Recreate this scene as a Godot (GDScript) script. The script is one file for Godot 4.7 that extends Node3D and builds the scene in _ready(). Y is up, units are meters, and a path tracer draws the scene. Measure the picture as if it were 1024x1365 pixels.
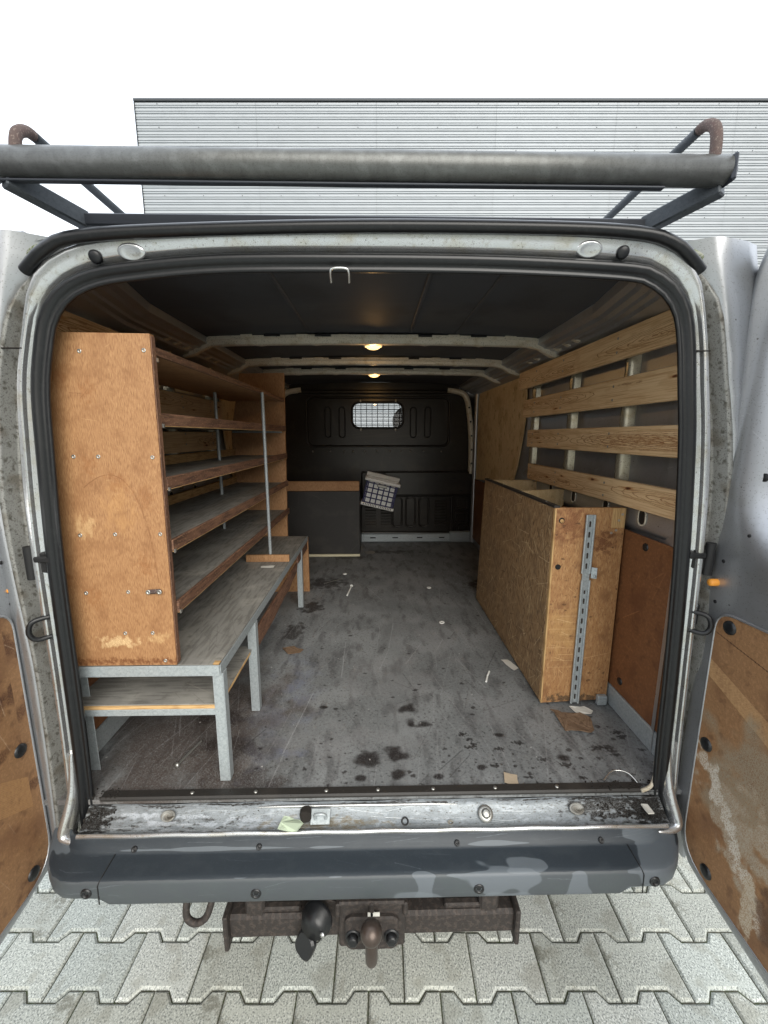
extends Node3D

# ---------------------------------------------------------------- mesh builder
class MB:
	var st := SurfaceTool.new()
	var off := Vector2.ZERO
	func _init(o := Vector2.ZERO):
		st.begin(Mesh.PRIMITIVE_TRIANGLES)
		off = o
	func v(p: Vector3, uv: Vector2):
		st.set_uv(uv + off)
		st.add_vertex(p)
	func tri(a, b, c, ua, ub, uc):
		v(a, ua); v(b, ub); v(c, uc)
	# flat polygon, wound so that its front looks along hint
	func face(p: Array, hint: Vector3, uvs: Array = [], smooth := false):
		st.set_smooth_group(0 if smooth else -1)
		var n: Vector3 = Vector3.ZERO
		for i in range(1, p.size() - 1):
			n += (p[i] - p[0]).cross(p[i + 1] - p[0])
		var q: Array = p.duplicate()
		var t: Array = uvs.duplicate()
		if t.is_empty():
			var a: Vector3 = n.abs()
			for x in q:
				if a.x >= a.y and a.x >= a.z: t.append(Vector2(x.z, -x.y))
				elif a.y >= a.z: t.append(Vector2(x.x, x.z))
				else: t.append(Vector2(x.x, -x.y))
		if n.dot(hint) > 0:
			q.reverse(); t.reverse()
		for i in range(1, q.size() - 1):
			tri(q[0], q[i], q[i + 1], t[0], t[i], t[i + 1])
	# chamfered box; grain: axis along which texture u runs
	func box(c: Vector3, size: Vector3, bev := 0.0, basis := Basis(), grain := 0):
		var h := size / 2
		var b: float = min(bev, min(h.x, min(h.y, h.z)) * 0.9)
		var ug := grain
		var P = func(s: Array, ax: int) -> Vector3:
			var r := Vector3.ZERO
			for k in 3:
				r[k] = s[k] * (h[k] - (0.0 if k == ax else b))
			return r
		var U = func(r: Vector3, ax: int) -> Vector2:
			if ax == ug:
				return Vector2(r[(ug + 1) % 3], r[(ug + 2) % 3])
			var o := 3 - ax - ug
			return Vector2(r[ug], r[o])
		var emit = func(pts: Array, ax: int, hint: Vector3):
			var q := []
			var t := []
			for r in pts:
				q.append(c + basis * r)
				t.append(U.call(r, ax))
			face(q, basis * hint, t)
		for ax in 3:
			for s in [-1, 1]:
				var A := (ax + 1) % 3
				var B := (ax + 2) % 3
				var pts := []
				for k in [[-1, -1], [1, -1], [1, 1], [-1, 1]]:
					var sg := [0, 0, 0]
					sg[ax] = s; sg[A] = k[0]; sg[B] = k[1]
					pts.append(P.call(sg, ax))
				var hn := Vector3.ZERO
				hn[ax] = s
				emit.call(pts, ax, hn)
		if b <= 0.0: return
		for ax in 3:
			var A := (ax + 1) % 3
			var B := (ax + 2) % 3
			for sa in [-1, 1]:
				for sb in [-1, 1]:
					var g := [0, 0, 0]
					g[A] = sa; g[B] = sb
					var g0 := g.duplicate(); g0[ax] = -1
					var g1 := g.duplicate(); g1[ax] = 1
					var hn := Vector3.ZERO
					hn[A] = sa; hn[B] = sb
					emit.call([P.call(g0, A), P.call(g1, A), P.call(g1, B), P.call(g0, B)], A, hn)
		for sx in [-1, 1]:
			for sy in [-1, 1]:
				for sz in [-1, 1]:
					var g := [sx, sy, sz]
					emit.call([P.call(g, 0), P.call(g, 1), P.call(g, 2)], 0, Vector3(sx, sy, sz))
	# quads between rings; uvs in metres, or 0..1 when unit
	func loft(rings: Array, closed := false, smooth := true, unit := false, flip := false):
		st.set_smooth_group(0 if smooth else -1)
		var n: int = rings[0].size()
		var m := n if closed else n - 1
		var vs := [0.0]
		for i in range(1, rings.size()):
			vs.append(vs[i - 1] + (rings[i][n / 2] - rings[i - 1][n / 2]).length())
		var us := []
		for r in rings:
			var u := [0.0]
			for j in range(1, n + 1):
				u.append(u[j - 1] + (r[j % n] - r[j - 1]).length())
			us.append(u)
		var vm: float = vs[-1]
		for i in rings.size() - 1:
			for j in m:
				var k := (j + 1) % n
				var a: Vector3 = rings[i][j]
				var b: Vector3 = rings[i][k]
				var c: Vector3 = rings[i + 1][k]
				var d: Vector3 = rings[i + 1][j]
				var ta := Vector2(us[i][j], vs[i])
				var tb := Vector2(us[i][j + 1], vs[i])
				var tc := Vector2(us[i + 1][j + 1], vs[i + 1])
				var td := Vector2(us[i + 1][j], vs[i + 1])
				if unit:
					ta = Vector2(vs[i] / vm, float(j) / m); tb = Vector2(vs[i] / vm, float(j + 1) / m)
					tc = Vector2(vs[i + 1] / vm, float(j + 1) / m); td = Vector2(vs[i + 1] / vm, float(j) / m)
				if flip:
					tri(a, c, b, ta, tc, tb); tri(a, d, c, ta, td, tc)
				else:
					tri(a, b, c, ta, tb, tc); tri(a, c, d, ta, tc, td)
	func tube(path: Array, rad, sides := 12, caps := true, closed := false, squash := 1.0):
		var rings := []
		var n := path.size()
		var up := Vector3.ZERO
		for i in n:
			var p0: Vector3 = path[(i - 1 + n) % n] if closed else path[maxi(i - 1, 0)]
			var p1: Vector3 = path[(i + 1) % n] if closed else path[mini(i + 1, n - 1)]
			var t: Vector3 = (p1 - p0).normalized()
			if up == Vector3.ZERO:
				up = t.cross(Vector3.UP if abs(t.y) < 0.9 else Vector3.RIGHT).normalized()
			up = (up - t * up.dot(t)).normalized()
			var sd := t.cross(up)
			var r: float = rad[i] if rad is Array else rad
			var ring := []
			for k in sides:
				var a := TAU * k / sides
				ring.append(path[i] + (up * cos(a) + sd * sin(a) * squash) * r)
			rings.append(ring)
		if closed: rings.append(rings[0])
		loft(rings, true, true, false, true)
		if caps and not closed:
			face(rings[0], path[0] - path[1])
			face(rings[-1], path[-1] - path[-2])
	func lathe(prof: Array, xf := Transform3D(), sides := 20):
		var rings := []
		for p in prof:
			var ring := []
			for k in sides:
				var a := TAU * k / sides
				ring.append(xf * Vector3(cos(a) * p.x, p.y, sin(a) * p.x))
			rings.append(ring)
		loft(rings, true, true, false, false)
	# polygon in the xy plane of xf, extruded along its z from -d to 0, front edge bevelled
	func prism(poly: PackedVector2Array, d: float, xf := Transform3D(), bev := 0.0, uvs := 1.0, smooth_side := false):
		var pts := Array(poly)
		var area := 0.0
		for i in pts.size():
			area += pts[i].cross(pts[(i + 1) % pts.size()])
		if area < 0: pts.reverse()
		var n := pts.size()
		var inn := pts
		if bev > 0.0:
			inn = []
			for i in n:
				var e0: Vector2 = (pts[i] - pts[(i - 1 + n) % n]).normalized()
				var e1: Vector2 = (pts[(i + 1) % n] - pts[i]).normalized()
				var n0 := Vector2(-e0.y, e0.x)
				var n1 := Vector2(-e1.y, e1.x)
				inn.append(pts[i] + (n0 + n1) * bev / (1.0 + n0.dot(n1)))
		var ix := Geometry2D.triangulate_polygon(PackedVector2Array(inn))
		var zf := xf.basis.z
		for k in range(0, ix.size(), 3):
			var q := []
			var t := []
			for m in 3:
				var w: Vector2 = inn[ix[k + m]]
				q.append(xf * Vector3(w.x, w.y, 0)); t.append(w * uvs)
			face(q, zf, t)
		ix = Geometry2D.triangulate_polygon(PackedVector2Array(pts))
		for k in range(0, ix.size(), 3):
			var q := []
			var t := []
			for m in 3:
				var w: Vector2 = pts[ix[k + m]]
				q.append(xf * Vector3(w.x, w.y, -d)); t.append(w * uvs)
			face(q, -zf, t)
		var run := 0.0
		for i in n:
			var j := (i + 1) % n
			var e: Vector2 = pts[j] - pts[i]
			var o := xf.basis * Vector3(e.y, -e.x, 0)
			var l := e.length()
			if bev > 0.0:
				face([xf * Vector3(pts[i].x, pts[i].y, -bev), xf * Vector3(pts[j].x, pts[j].y, -bev), xf * Vector3(inn[j].x, inn[j].y, 0), xf * Vector3(inn[i].x, inn[i].y, 0)], o + zf * 0.01, [pts[i] * uvs, pts[j] * uvs, inn[j] * uvs, inn[i] * uvs], smooth_side)
			face([xf * Vector3(pts[i].x, pts[i].y, -d), xf * Vector3(pts[j].x, pts[j].y, -d), xf * Vector3(pts[j].x, pts[j].y, -bev), xf * Vector3(pts[i].x, pts[i].y, -bev)], o, [Vector2(run, d) * uvs, Vector2(run + l, d) * uvs, Vector2(run + l, 0) * uvs, Vector2(run, 0) * uvs], smooth_side)
			run += l
	func mesh() -> ArrayMesh:
		st.generate_normals()
		st.generate_tangents()
		return st.commit()

func rrect(w: float, h: float, r: float, n := 5) -> PackedVector2Array:
	var out := PackedVector2Array()
	for k in 4:
		var c := Vector2((w / 2 - r) * [1, -1, -1, 1][k], (h / 2 - r) * [1, 1, -1, -1][k])
		for i in n + 1:
			var a := PI / 2 * (k + float(i) / n)
			out.append(c + Vector2(cos(a), sin(a)) * r)
	return out

func disc(r: float, n := 16) -> PackedVector2Array:
	var out := PackedVector2Array()
	for i in n:
		out.append(Vector2(cos(TAU * i / n), sin(TAU * i / n)) * r)
	return out

func xz(at: Vector3, facing: Vector3, up := Vector3.UP) -> Transform3D:   # frame whose z looks along facing
	var z := facing.normalized()
	var x := up.cross(z).normalized()
	return Transform3D(Basis(x, z.cross(x), z), at)

func spline(p: Array, n: int) -> Array:   # n points along a Catmull-Rom curve through p
	var fine := []
	for i in p.size() - 1:
		var a = p[maxi(i - 1, 0)]
		var d = p[mini(i + 2, p.size() - 1)]
		for k in 24:
			fine.append(p[i].cubic_interpolate(p[i + 1], a, d, k / 24.0))
	fine.append(p[-1])
	var L := [0.0]
	for i in range(1, fine.size()):
		L.append(L[i - 1] + (fine[i] - fine[i - 1]).length())
	var out := []
	var k := 0
	for i in n:
		var s: float = L[-1] * i / (n - 1)
		while k < L.size() - 2 and L[k + 1] < s: k += 1
		out.append(fine[k].lerp(fine[k + 1], clampf((s - L[k]) / maxf(L[k + 1] - L[k], 1e-9), 0, 1)))
	return out

# ---------------------------------------------------------------- scene helpers
var used := {}
func numbered(n: String) -> String:
	if not used.has(n):
		used[n] = 0
		return n
	used[n] += 1
	return "%s_%03d" % [n, used[n]]

func tag(o: Node, label: String, category := "", group := "", kind := ""):
	if label: o.set_meta("label", label)
	if category: o.set_meta("category", category)
	if group: o.set_meta("group", group)
	if kind: o.set_meta("kind", kind)

func thing(called: String, label: String, category: String, at := Vector3.ZERO, group := "") -> Node3D:
	var o := Node3D.new()
	o.name = numbered(called)
	add_child(o)
	o.position = at
	tag(o, label, category, group)
	return o

func origin_of(n: Node) -> Vector3:
	var p := Vector3.ZERO
	while n != self:
		p += n.position
		n = n.get_parent()
	return p

# a mesh written in world coordinates, hung under parent
func obj(called: String, b: MB, m: Material, parent: Node = self, label := "") -> MeshInstance3D:
	return put(called, b.mesh(), m, parent, Vector3.ZERO, label)

func put(called: String, mesh: Mesh, m: Material, parent: Node, at := Vector3.ZERO, label := "") -> MeshInstance3D:
	var o := MeshInstance3D.new()
	o.mesh = mesh
	o.material_override = m
	o.name = numbered(called) if parent == self else called
	parent.add_child(o, true)
	o.position = at - origin_of(parent)
	if label: o.set_meta("label", label)
	return o

# ---------------------------------------------------------------- textures
func nz(w: int, h: int, freq: float, sd: int, sx := 1, sy := 1, oct := 4, kind := FastNoiseLite.TYPE_SIMPLEX_SMOOTH) -> PackedByteArray:
	var f := FastNoiseLite.new()
	f.seed = sd
	f.noise_type = kind
	f.frequency = freq
	f.fractal_octaves = oct
	var im := f.get_seamless_image(maxi(16, w / sx), maxi(16, h / sy))
	im.convert(Image.FORMAT_L8)
	if sx != 1 or sy != 1: im.resize(w, h, Image.INTERPOLATE_CUBIC)
	return im.get_data()

func speck(w: int, h: int, sd: int) -> PackedByteArray:
	var r := RandomNumberGenerator.new()
	r.seed = sd
	var b := PackedByteArray()
	b.resize(w * h)
	for i in w * h: b[i] = r.randi() & 255
	return b

# base colour, then layers [noise, from, to, colour, strength]; from > to picks the low values
func weave(w: int, h: int, base: Color, layers: Array) -> Image:
	var luts := []
	for l in layers:
		var t := PackedFloat32Array()
		t.resize(256)
		for i in 256:
			t[i] = smoothstep(l[1], l[2], i / 255.0) * l[4]
		luts.append(t)
	var out := PackedByteArray()
	out.resize(w * h * 3)
	var nl := layers.size()
	var datas := []
	var cr := PackedFloat32Array()
	var cg := PackedFloat32Array()
	var cb := PackedFloat32Array()
	for l in layers:
		datas.append(l[0]); cr.append(l[3].r * 255); cg.append(l[3].g * 255); cb.append(l[3].b * 255)
	var R := PackedFloat32Array(); R.resize(w * h); R.fill(base.r * 255)
	var G := PackedFloat32Array(); G.resize(w * h); G.fill(base.g * 255)
	var B := PackedFloat32Array(); B.resize(w * h); B.fill(base.b * 255)
	for k in nl:
		var d: PackedByteArray = datas[k]
		var t: PackedFloat32Array = luts[k]
		var r := cr[k]
		var g := cg[k]
		var b := cb[k]
		for i in w * h:
			var a := t[d[i]]
			if a > 0.003:
				R[i] += (r - R[i]) * a
				G[i] += (g - G[i]) * a
				B[i] += (b - B[i]) * a
	var j := 0
	for i in w * h:
		out[j] = int(R[i]); out[j + 1] = int(G[i]); out[j + 2] = int(B[i])
		j += 3
	return Image.create_from_data(w, h, false, Image.FORMAT_RGB8, out)

var wob := FastNoiseLite.new()
func blob(im: Image, cx: float, cy: float, rx: float, ry: float, c: Color, alpha: float, rough := 0.5, soft := 0.3, f := 0.05, grit := 0.0):
	var w := im.get_width()
	var h := im.get_height()
	for y in range(maxi(0, int(cy - ry * 1.6)), mini(h, int(cy + ry * 1.6) + 1)):
		for x in range(maxi(0, int(cx - rx * 1.6)), mini(w, int(cx + rx * 1.6) + 1)):
			var d := Vector2((x - cx) / rx, (y - cy) / ry).length()
			d += wob.get_noise_2d(x * f * 100 , y * f * 100) * rough
			var a := alpha * (1.0 - smoothstep(1.0 - soft, 1.0, d))
			if grit > 0: a *= clampf(1.0 + grit * wob.get_noise_2d(x * 90.0 + 7000, y * 90.0) * 2.0, 0, 1.4)
			if a > 0.01:
				im.set_pixel(x, y, im.get_pixel(x, y).lerp(c, minf(a, 1)))

func stroke(im: Image, a: Vector2, b: Vector2, c: Color, alpha: float, width := 1.0):
	var w := im.get_width()
	var h := im.get_height()
	var n := int(a.distance_to(b)) + 1
	for i in n + 1:
		var p := a.lerp(b, float(i) / n)
		var k := alpha * (0.5 + 0.5 * wob.get_noise_2d(p.x * 12, p.y * 12) + 0.3)
		for dx in range(-int(width / 2), int((width + 1) / 2)):
			var x := int(p.x) + dx
			var y := int(p.y)
			if x >= 0 and y >= 0 and x < w and y < h and k > 0:
				im.set_pixel(x, y, im.get_pixel(x, y).lerp(c, minf(k, 1)))

func scratches(im: Image, n: int, len_: float, c: Color, alpha: float, sd: int, ang := 0.0, spread := PI):
	var r := RandomNumberGenerator.new()
	r.seed = sd
	for i in n:
		var p := Vector2(r.randf() * im.get_width(), r.randf() * im.get_height())
		var t := ang + (r.randf() - 0.5) * spread
		stroke(im, p, p + Vector2(cos(t), sin(t)) * len_ * r.randf_range(0.2, 1.0), c, alpha * r.randf(), 1.0 if r.randf() < 0.8 else 2.0)

func tx(im: Image) -> ImageTexture:
	im.generate_mipmaps()
	return ImageTexture.create_from_image(im)

func bumps(im: Image, strength: float) -> ImageTexture:
	var b := im.duplicate() as Image
	b.clear_mipmaps()
	b.convert(Image.FORMAT_RGBA8)
	b.bump_map_to_normal_map(strength)
	return ImageTexture.create_from_image(b)

func mat(c: Color, rough := 0.6, metal := 0.0, im: Image = null, scale := Vector3.ONE, bump := 0.0, tri := false) -> StandardMaterial3D:
	var m := StandardMaterial3D.new()
	m.albedo_color = c
	m.roughness = rough
	m.metallic = metal
	m.cull_mode = BaseMaterial3D.CULL_DISABLED
	if im:
		m.albedo_texture = tx(im)
		m.uv1_scale = scale
		m.uv1_triplanar = tri
		if bump > 0.0:
			m.normal_enabled = true
			m.normal_texture = bumps(im, bump)
	return m

func tinted(m: StandardMaterial3D, c: Color) -> StandardMaterial3D:
	var k := m.duplicate() as StandardMaterial3D
	k.albedo_color = c
	return k

func rgb8(r: int, g: int, b: int) -> Color:
	return Color8(r, g, b)

var M := {}
func make_materials():
	wob.seed = 5
	wob.frequency = 0.01
	wob.fractal_octaves = 3
	var n_a := nz(512, 512, 0.008, 1)
	var n_b := nz(512, 512, 0.03, 2)
	var n_c := nz(512, 512, 0.12, 3)
	var w_s := speck(512, 512, 4)
	var n_v := nz(512, 512, 0.07, 5, 1, 3)      # vertical fibres
	var n_v2 := nz(512, 512, 0.26, 6, 1, 6)
	var n_h := nz(512, 512, 0.09, 7, 8, 1)
	# orange rotary-cut ply with flecks along v
	var ply := weave(512, 512, rgb8(172, 130, 90), [[n_v, 0.45, 0.75, rgb8(188, 144, 102), 0.4], [n_v2, 0.5, 0.8, rgb8(132, 92, 60), 0.6], [n_a, 0.42, 0.85, rgb8(148, 106, 70), 0.6], [n_v2, 0.46, 0.15, rgb8(202, 164, 122), 0.4], [n_b, 0.6, 0.85, rgb8(140, 98, 64), 0.35], [w_s, 0.8, 1.0, rgb8(120, 75, 40), 0.25]])
	M.ply = mat(Color.WHITE, 0.62, 0, ply, Vector3(1.7, 1.7, 1), 1.2)
	# the big end panel wears a picture of its own: water line, pale rubbed patches, dirty foot
	var ep := Image.create(512, 1024, false, Image.FORMAT_RGB8)
	for k in 2: ep.blit_rect(ply, Rect2i(0, 0, 512, 512), Vector2i(0, k * 512))
	var p0 := Vector2(200, 440)
	for k in 40:
		var t := k / 39.0
		var p1 := Vector2(200 + 250 * sin(t * 1.5), 440 - 90 * sin(t * PI * 0.9) + 330 * t * t)
		for m in 3: stroke(ep, p0 + Vector2(m * 2, 0), p1 + Vector2(m * 2, 0), rgb8(126, 82, 50), 0.26 * (0.4 + absf(sin(k * 0.7 + m))), 3)
		p0 = p1
	blob(ep, 190, 560, 60, 40, rgb8(222, 190, 142), 0.5, 0.7, 0.8, 0.03, 0.6)
	blob(ep, 330, 505, 80, 120, rgb8(206, 160, 105), 0.35, 0.8, 0.9, 0.02, 0.8)
	blob(ep, 260, 940, 110, 26, rgb8(232, 205, 160), 0.75, 0.8, 0.8, 0.03, 1.2)
	blob(ep, 430, 930, 60, 22, rgb8(222, 190, 140), 0.5, 0.8, 0.8, 0.03, 1.2)
	for k in 26: blob(ep, 20 + k * 19, 1005 + (k * 37) % 11, 26, 13, rgb8(110, 66, 36), 0.55, 0.9, 0.8, 0.06, 0.8)
	for k in 9: blob(ep, 60 + (k * 173) % 420, 60 + (k * 311) % 880, 26 + (k * 7) % 30, 45, rgb8(140, 88, 48), 0.35, 1.0, 0.9, 0.04, 1.0)
	scratches(ep, 90, 60, rgb8(226, 190, 140), 0.5, 31)
	scratches(ep, 70, 50, rgb8(105, 62, 35), 0.5, 32)
	M.end_panel = mat(rgb8(240, 236, 230), 0.6, 0, ep, Vector3.ONE, 0.8)
	# spruce planks: four rows of 0.1 m by 2.4 m
	var g1 := nz(1024, 512, 0.010, 11, 8, 1, 3)
	var g2 := nz(1024, 512, 0.22, 12, 24, 1, 2)
	var g3 := nz(1024, 512, 0.02, 13)
	var pl := weave(1024, 512, rgb8(222, 190, 146), [[g2, 0.5, 0.75, rgb8(186, 144, 100), 0.8], [g1, 0.5, 0.8, rgb8(232, 204, 162), 0.6], [g3, 0.52, 0.8, rgb8(196, 158, 114), 0.45]])
	var r := RandomNumberGenerator.new()
	r.seed = 77
	for row in 4:     # flame figure: long nested ovals, then knots with their rings
		for k in 4:
			var cx := r.randf() * 1024
			var cy := row * 128 + 64 + r.randf_range(-24, 24)
			for q in 6:
				var rx := 30.0 + q * 26
				var ry := 3.0 + q * 5.5
				var last := Vector2(cx + rx, cy)
				for s in range(1, 41):
					var a := TAU * s / 40
					var p := Vector2(cx + rx * cos(a) + 5 * wob.get_noise_2d(s * 40.0, q * 200.0 + k * 999), cy + ry * sin(a) + 6 * wob.get_noise_2d(s * 50.0, q * 90.0 + row * 777))
					if int(p.y) / 128 == row and int(last.y) / 128 == row: stroke(pl, last, p, rgb8(152, 106, 66), 0.75, 3)
					last = p
		for k in 5:
			var cx := r.randf() * 1024
			var cy := row * 128 + r.randf_range(24, 104)
			var s := r.randf_range(4, 9)
			blob(pl, cx, cy, s * 3.2, s * 1.5, rgb8(166, 108, 60), 0.6, 0.3, 0.8)
			blob(pl, cx, cy, s, s * 0.9, rgb8(104, 58, 28), 0.9, 0.3, 0.4)
			blob(pl, cx, cy, s * 0.4, s * 0.4, rgb8(66, 34, 18), 0.8, 0.3, 0.5)
		for k in 3: blob(pl, r.randf() * 1024, row * 128 + r.randf_range(20, 108), 34, 6, rgb8(120, 76, 42), 0.5, 0.8, 0.8, 0.05, 1.0)
	M.spruce = mat(Color.WHITE, 0.66, 0, pl, Vector3(1 / 2.4, 1 / 0.4, 1), 0.9)
	# pale side-door ply
	var pp := weave(512, 512, rgb8(212, 184, 138), [[n_v, 0.4, 0.8, rgb8(226, 202, 158), 0.7], [n_a, 0.5, 0.8, rgb8(184, 152, 108), 0.6], [n_b, 0.6, 0.9, rgb8(120, 88, 54), 0.4], [w_s, 0.85, 1.0, rgb8(110, 80, 50), 0.3]])
	M.pale_ply = mat(Color.WHITE, 0.7, 0, pp, Vector3(1, 1, 1), 0.5)
	# shelf boards: grey with dust and rubbed streaks along u
	var sh := weave(512, 512, rgb8(132, 130, 125), [[n_h, 0.4, 0.8, rgb8(100, 98, 93), 0.7], [n_a, 0.45, 0.85, rgb8(166, 163, 155), 0.6], [n_b, 0.65, 0.95, rgb8(84, 80, 74), 0.4], [w_s, 0.75, 1.0, rgb8(168, 160, 146), 0.25]])
	scratches(sh, 160, 90, rgb8(72, 68, 62), 0.4, 41, 0.5, 1.0)
	scratches(sh, 60, 120, rgb8(176, 168, 154), 0.5, 42, 0.4, 1.4)
	M.shelf = mat(Color.WHITE, 0.75, 0, sh, Vector3(1.3, 1.3, 1), 0.8)
	# brown worn lips
	var lp := weave(512, 256, rgb8(112, 80, 62), [[n_h, 0.45, 0.75, rgb8(72, 50, 40), 0.8], [n_c, 0.6, 0.85, rgb8(166, 132, 102), 0.7], [n_a, 0.5, 0.8, rgb8(136, 102, 80), 0.5]])
	scratches(lp, 120, 60, rgb8(186, 150, 112), 0.7, 43, 0, 0.4)
	M.lip = mat(Color.WHITE, 0.68, 0, lp, Vector3(1.4, 4, 1), 1.2)
	# ply edge and raw pine
	var rw := weave(256, 256, rgb8(206, 170, 118), [[nz(256, 256, 0.12, 21, 6, 1), 0.45, 0.8, rgb8(164, 122, 76), 0.7], [nz(256, 256, 0.02, 22), 0.5, 0.9, rgb8(150, 112, 72), 0.5]])
	M.pine = mat(Color.WHITE, 0.7, 0, rw, Vector3(2, 6, 1), 0.6)
	# van floor, one picture for the whole sheet
	var fw := 896
	var fh := 1408
	var f1 := nz(fw, fh, 0.006, 51)
	var f2 := nz(fw, fh, 0.03, 52, 1, 3)
	var f3 := nz(fw, fh, 0.14, 53)
	var fs := speck(fw, fh, 54)
	var fl := weave(fw, fh, rgb8(117, 120, 121), [[f1, 0.35, 0.75, rgb8(140, 143, 144), 0.7], [f2, 0.5, 0.85, rgb8(80, 80, 81), 0.6], [f3, 0.62, 0.85, rgb8(152, 153, 155), 0.4], [f3, 0.34, 0.15, rgb8(48, 45, 44), 0.6], [fs, 0.82, 1.0, rgb8(150, 148, 146), 0.28], [fs, 0.15, 0.0, rgb8(40, 38, 38), 0.35]])
	var F = func(x: float, z: float) -> Vector2: return Vector2((x + 0.86) / 1.76 * fw, (z + 2.72) / 2.72 * fh)
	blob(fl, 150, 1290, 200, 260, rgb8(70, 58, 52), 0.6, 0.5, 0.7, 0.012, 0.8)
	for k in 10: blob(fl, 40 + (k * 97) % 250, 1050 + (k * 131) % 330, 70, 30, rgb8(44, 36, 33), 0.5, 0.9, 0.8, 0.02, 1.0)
	for q in [[-0.234, -0.152, 26, 20, 0.7], [-0.33, -0.30, 60, 130, 0.42], [-0.25, -0.45, 40, 120, 0.35], [-0.3, -0.65, 40, 90, 0.3]]:
		var c: Vector2 = F.call(q[0], q[1])
		blob(fl, c.x, c.y, q[2], q[3], rgb8(118, 126, 152), q[4] * .55, 1.0, 0.9, 0.02, 2.2)
	for q in [[0.30, -0.9, 120, 160], [0.05, -0.55, 130, 110], [0.25, -1.6, 120, 200], [0.45, -0.35, 90, 80], [-0.1, -0.2, 150, 60]]:
		var c: Vector2 = F.call(q[0], q[1])
		blob(fl, c.x, c.y, q[2], q[3], rgb8(142, 141, 142), 0.35, 0.9, 0.9, 0.015, 1.6)
	for q in [[0.70, -1.58, 60, 45, 0.85], [-0.3, -1.62, 80, 60, 0.6], [-0.34, -1.25, 40, 50, 0.8], [-0.2, -2.2, 70, 30, 0.6], [0.15, -2.35, 140, 30, 0.5], [-0.38, -0.95, 30, 60, 0.6]]:
		var c: Vector2 = F.call(q[0], q[1])
		blob(fl, c.x, c.y, q[2], q[3], rgb8(34, 31, 30), q[4], 0.8, 0.6, 0.03, 0.9)
	r.seed = 78
	for q in [[0.136, -0.356, 20, 17], [0.14, -0.285, 11, 13], [0.18, -0.275, 15, 12], [0.083, -0.146, 23, 20], [0.0, -0.12, 24, 24], [0.09, -0.07, 14, 12], [-0.16, -0.37, 9, 6], [-0.12, -0.36, 7, 5], [0.42, -0.22, 10, 6], [0.59, -0.12, 12, 9], [0.2, -0.06, 8, 6], [0.33, -0.09, 8, 6], [-0.02, -0.06, 9, 8], [-0.1, -0.9, 6, 5]]:
		var c: Vector2 = F.call(q[0], q[1])
		blob(fl, c.x, c.y, q[2], q[3], rgb8(32, 29, 29), 0.85, 0.55, 0.7, 0.03, 0.5)
	for k in 110:
		var x := r.randf_range(-0.35, 0.8)
		var z := -pow(r.randf(), 2.2) * 1.5 - 0.02
		var c: Vector2 = F.call(x, z)
		var s := r.randf_range(1.5, 6.0)
		blob(fl, c.x, c.y, s, s * r.randf_range(0.5, 1), rgb8(38, 35, 35), 0.7, 0.6, 0.6, 0.2)
	for k in 34:
		var c: Vector2 = F.call(r.randf_range(0.3, 0.86), -r.randf() * 0.25)
		var s := r.randf_range(3, 12)
		blob(fl, c.x, c.y, s, s * 0.5, rgb8(30, 28, 28), 0.7, 1.1, 0.5, 0.15, 0.5)
	scratches(fl, 420, 170, rgb8(168, 168, 170), 0.6, 55, PI / 2, 0.9)
	scratches(fl, 160, 90, rgb8(48, 46, 46), 0.6, 56, PI / 2, 2.4)
	for k in 130:
		var c := Vector2(r.randf() * fw, r.randf() * fh)
		blob(fl, c.x, c.y, r.randf_range(1, 2.2), r.randf_range(1, 2), rgb8(196, 194, 190), 0.8, 0.4, 0.5)
	M.floor = mat(Color.WHITE, 0.62, 0, fl, Vector3.ONE, 0.8)
	M.floor.roughness_texture = null
	# wheel-box boards: yellow-brown, scuffed and fingered
	var bx := weave(512, 512, rgb8(164, 132, 94), [[n_v, 0.4, 0.75, rgb8(184, 152, 112), 0.7], [n_v2, 0.52, 0.75, rgb8(104, 78, 54), 0.85], [n_a, 0.42, 0.9, rgb8(134, 108, 80), 0.6], [n_b, 0.6, 0.95, rgb8(104, 82, 62), 0.5], [w_s, 0.85, 1.0, rgb8(80, 54, 34), 0.3]])
	scratches(bx, 520, 80, rgb8(226, 202, 160), 1.0, 61)
	scratches(bx, 260, 50, rgb8(66, 48, 34), 0.8, 62)
	M.box_side = mat(Color.WHITE, 0.66, 0, bx, Vector3(1.15, 1.15, 1), 1.0)
	var bf := Image.create(256, 768, false, Image.FORMAT_RGB8)
	var bfb := weave(512, 512, rgb8(172, 128, 84), [[n_v, 0.4, 0.75, rgb8(192, 152, 106), 0.7], [n_v2, 0.55, 0.85, rgb8(116, 76, 46), 0.65], [n_a, 0.5, 0.9, rgb8(130, 90, 58), 0.6], [w_s, 0.85, 1.0, rgb8(80, 54, 34), 0.3]])
	for k in 2: bf.blit_rect(bfb, Rect2i(k * 200, 0, 256, 512), Vector2i(0, k * 384))
	blob(bf, 60, 60, 90, 90, rgb8(112, 66, 40), 0.6, 0.7, 0.8, 0.03, 0.9)
	blob(bf, 190, 130, 40, 60, rgb8(92, 52, 30), 0.6, 0.9, 0.7, 0.04, 0.9)
	blob(bf, 60, 470, 120, 120, rgb8(196, 156, 100), 0.5, 0.7, 0.8, 0.02, 0.9)
	for k in 15: stroke(bf, Vector2(5 + (k * 47) % 60, 380 + k * 17 + (k * 13) % 19), Vector2(60 + (k * 59) % 90, 384 + k * 17 + (k * 31) % 23), rgb8(222, 190, 142), 0.35 + 0.06 * ((k * 7) % 8), 2 + k % 3)
	stroke(bf, Vector2(120, 590), Vector2(250, 560), rgb8(220, 180, 130), 0.7, 3)
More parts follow.
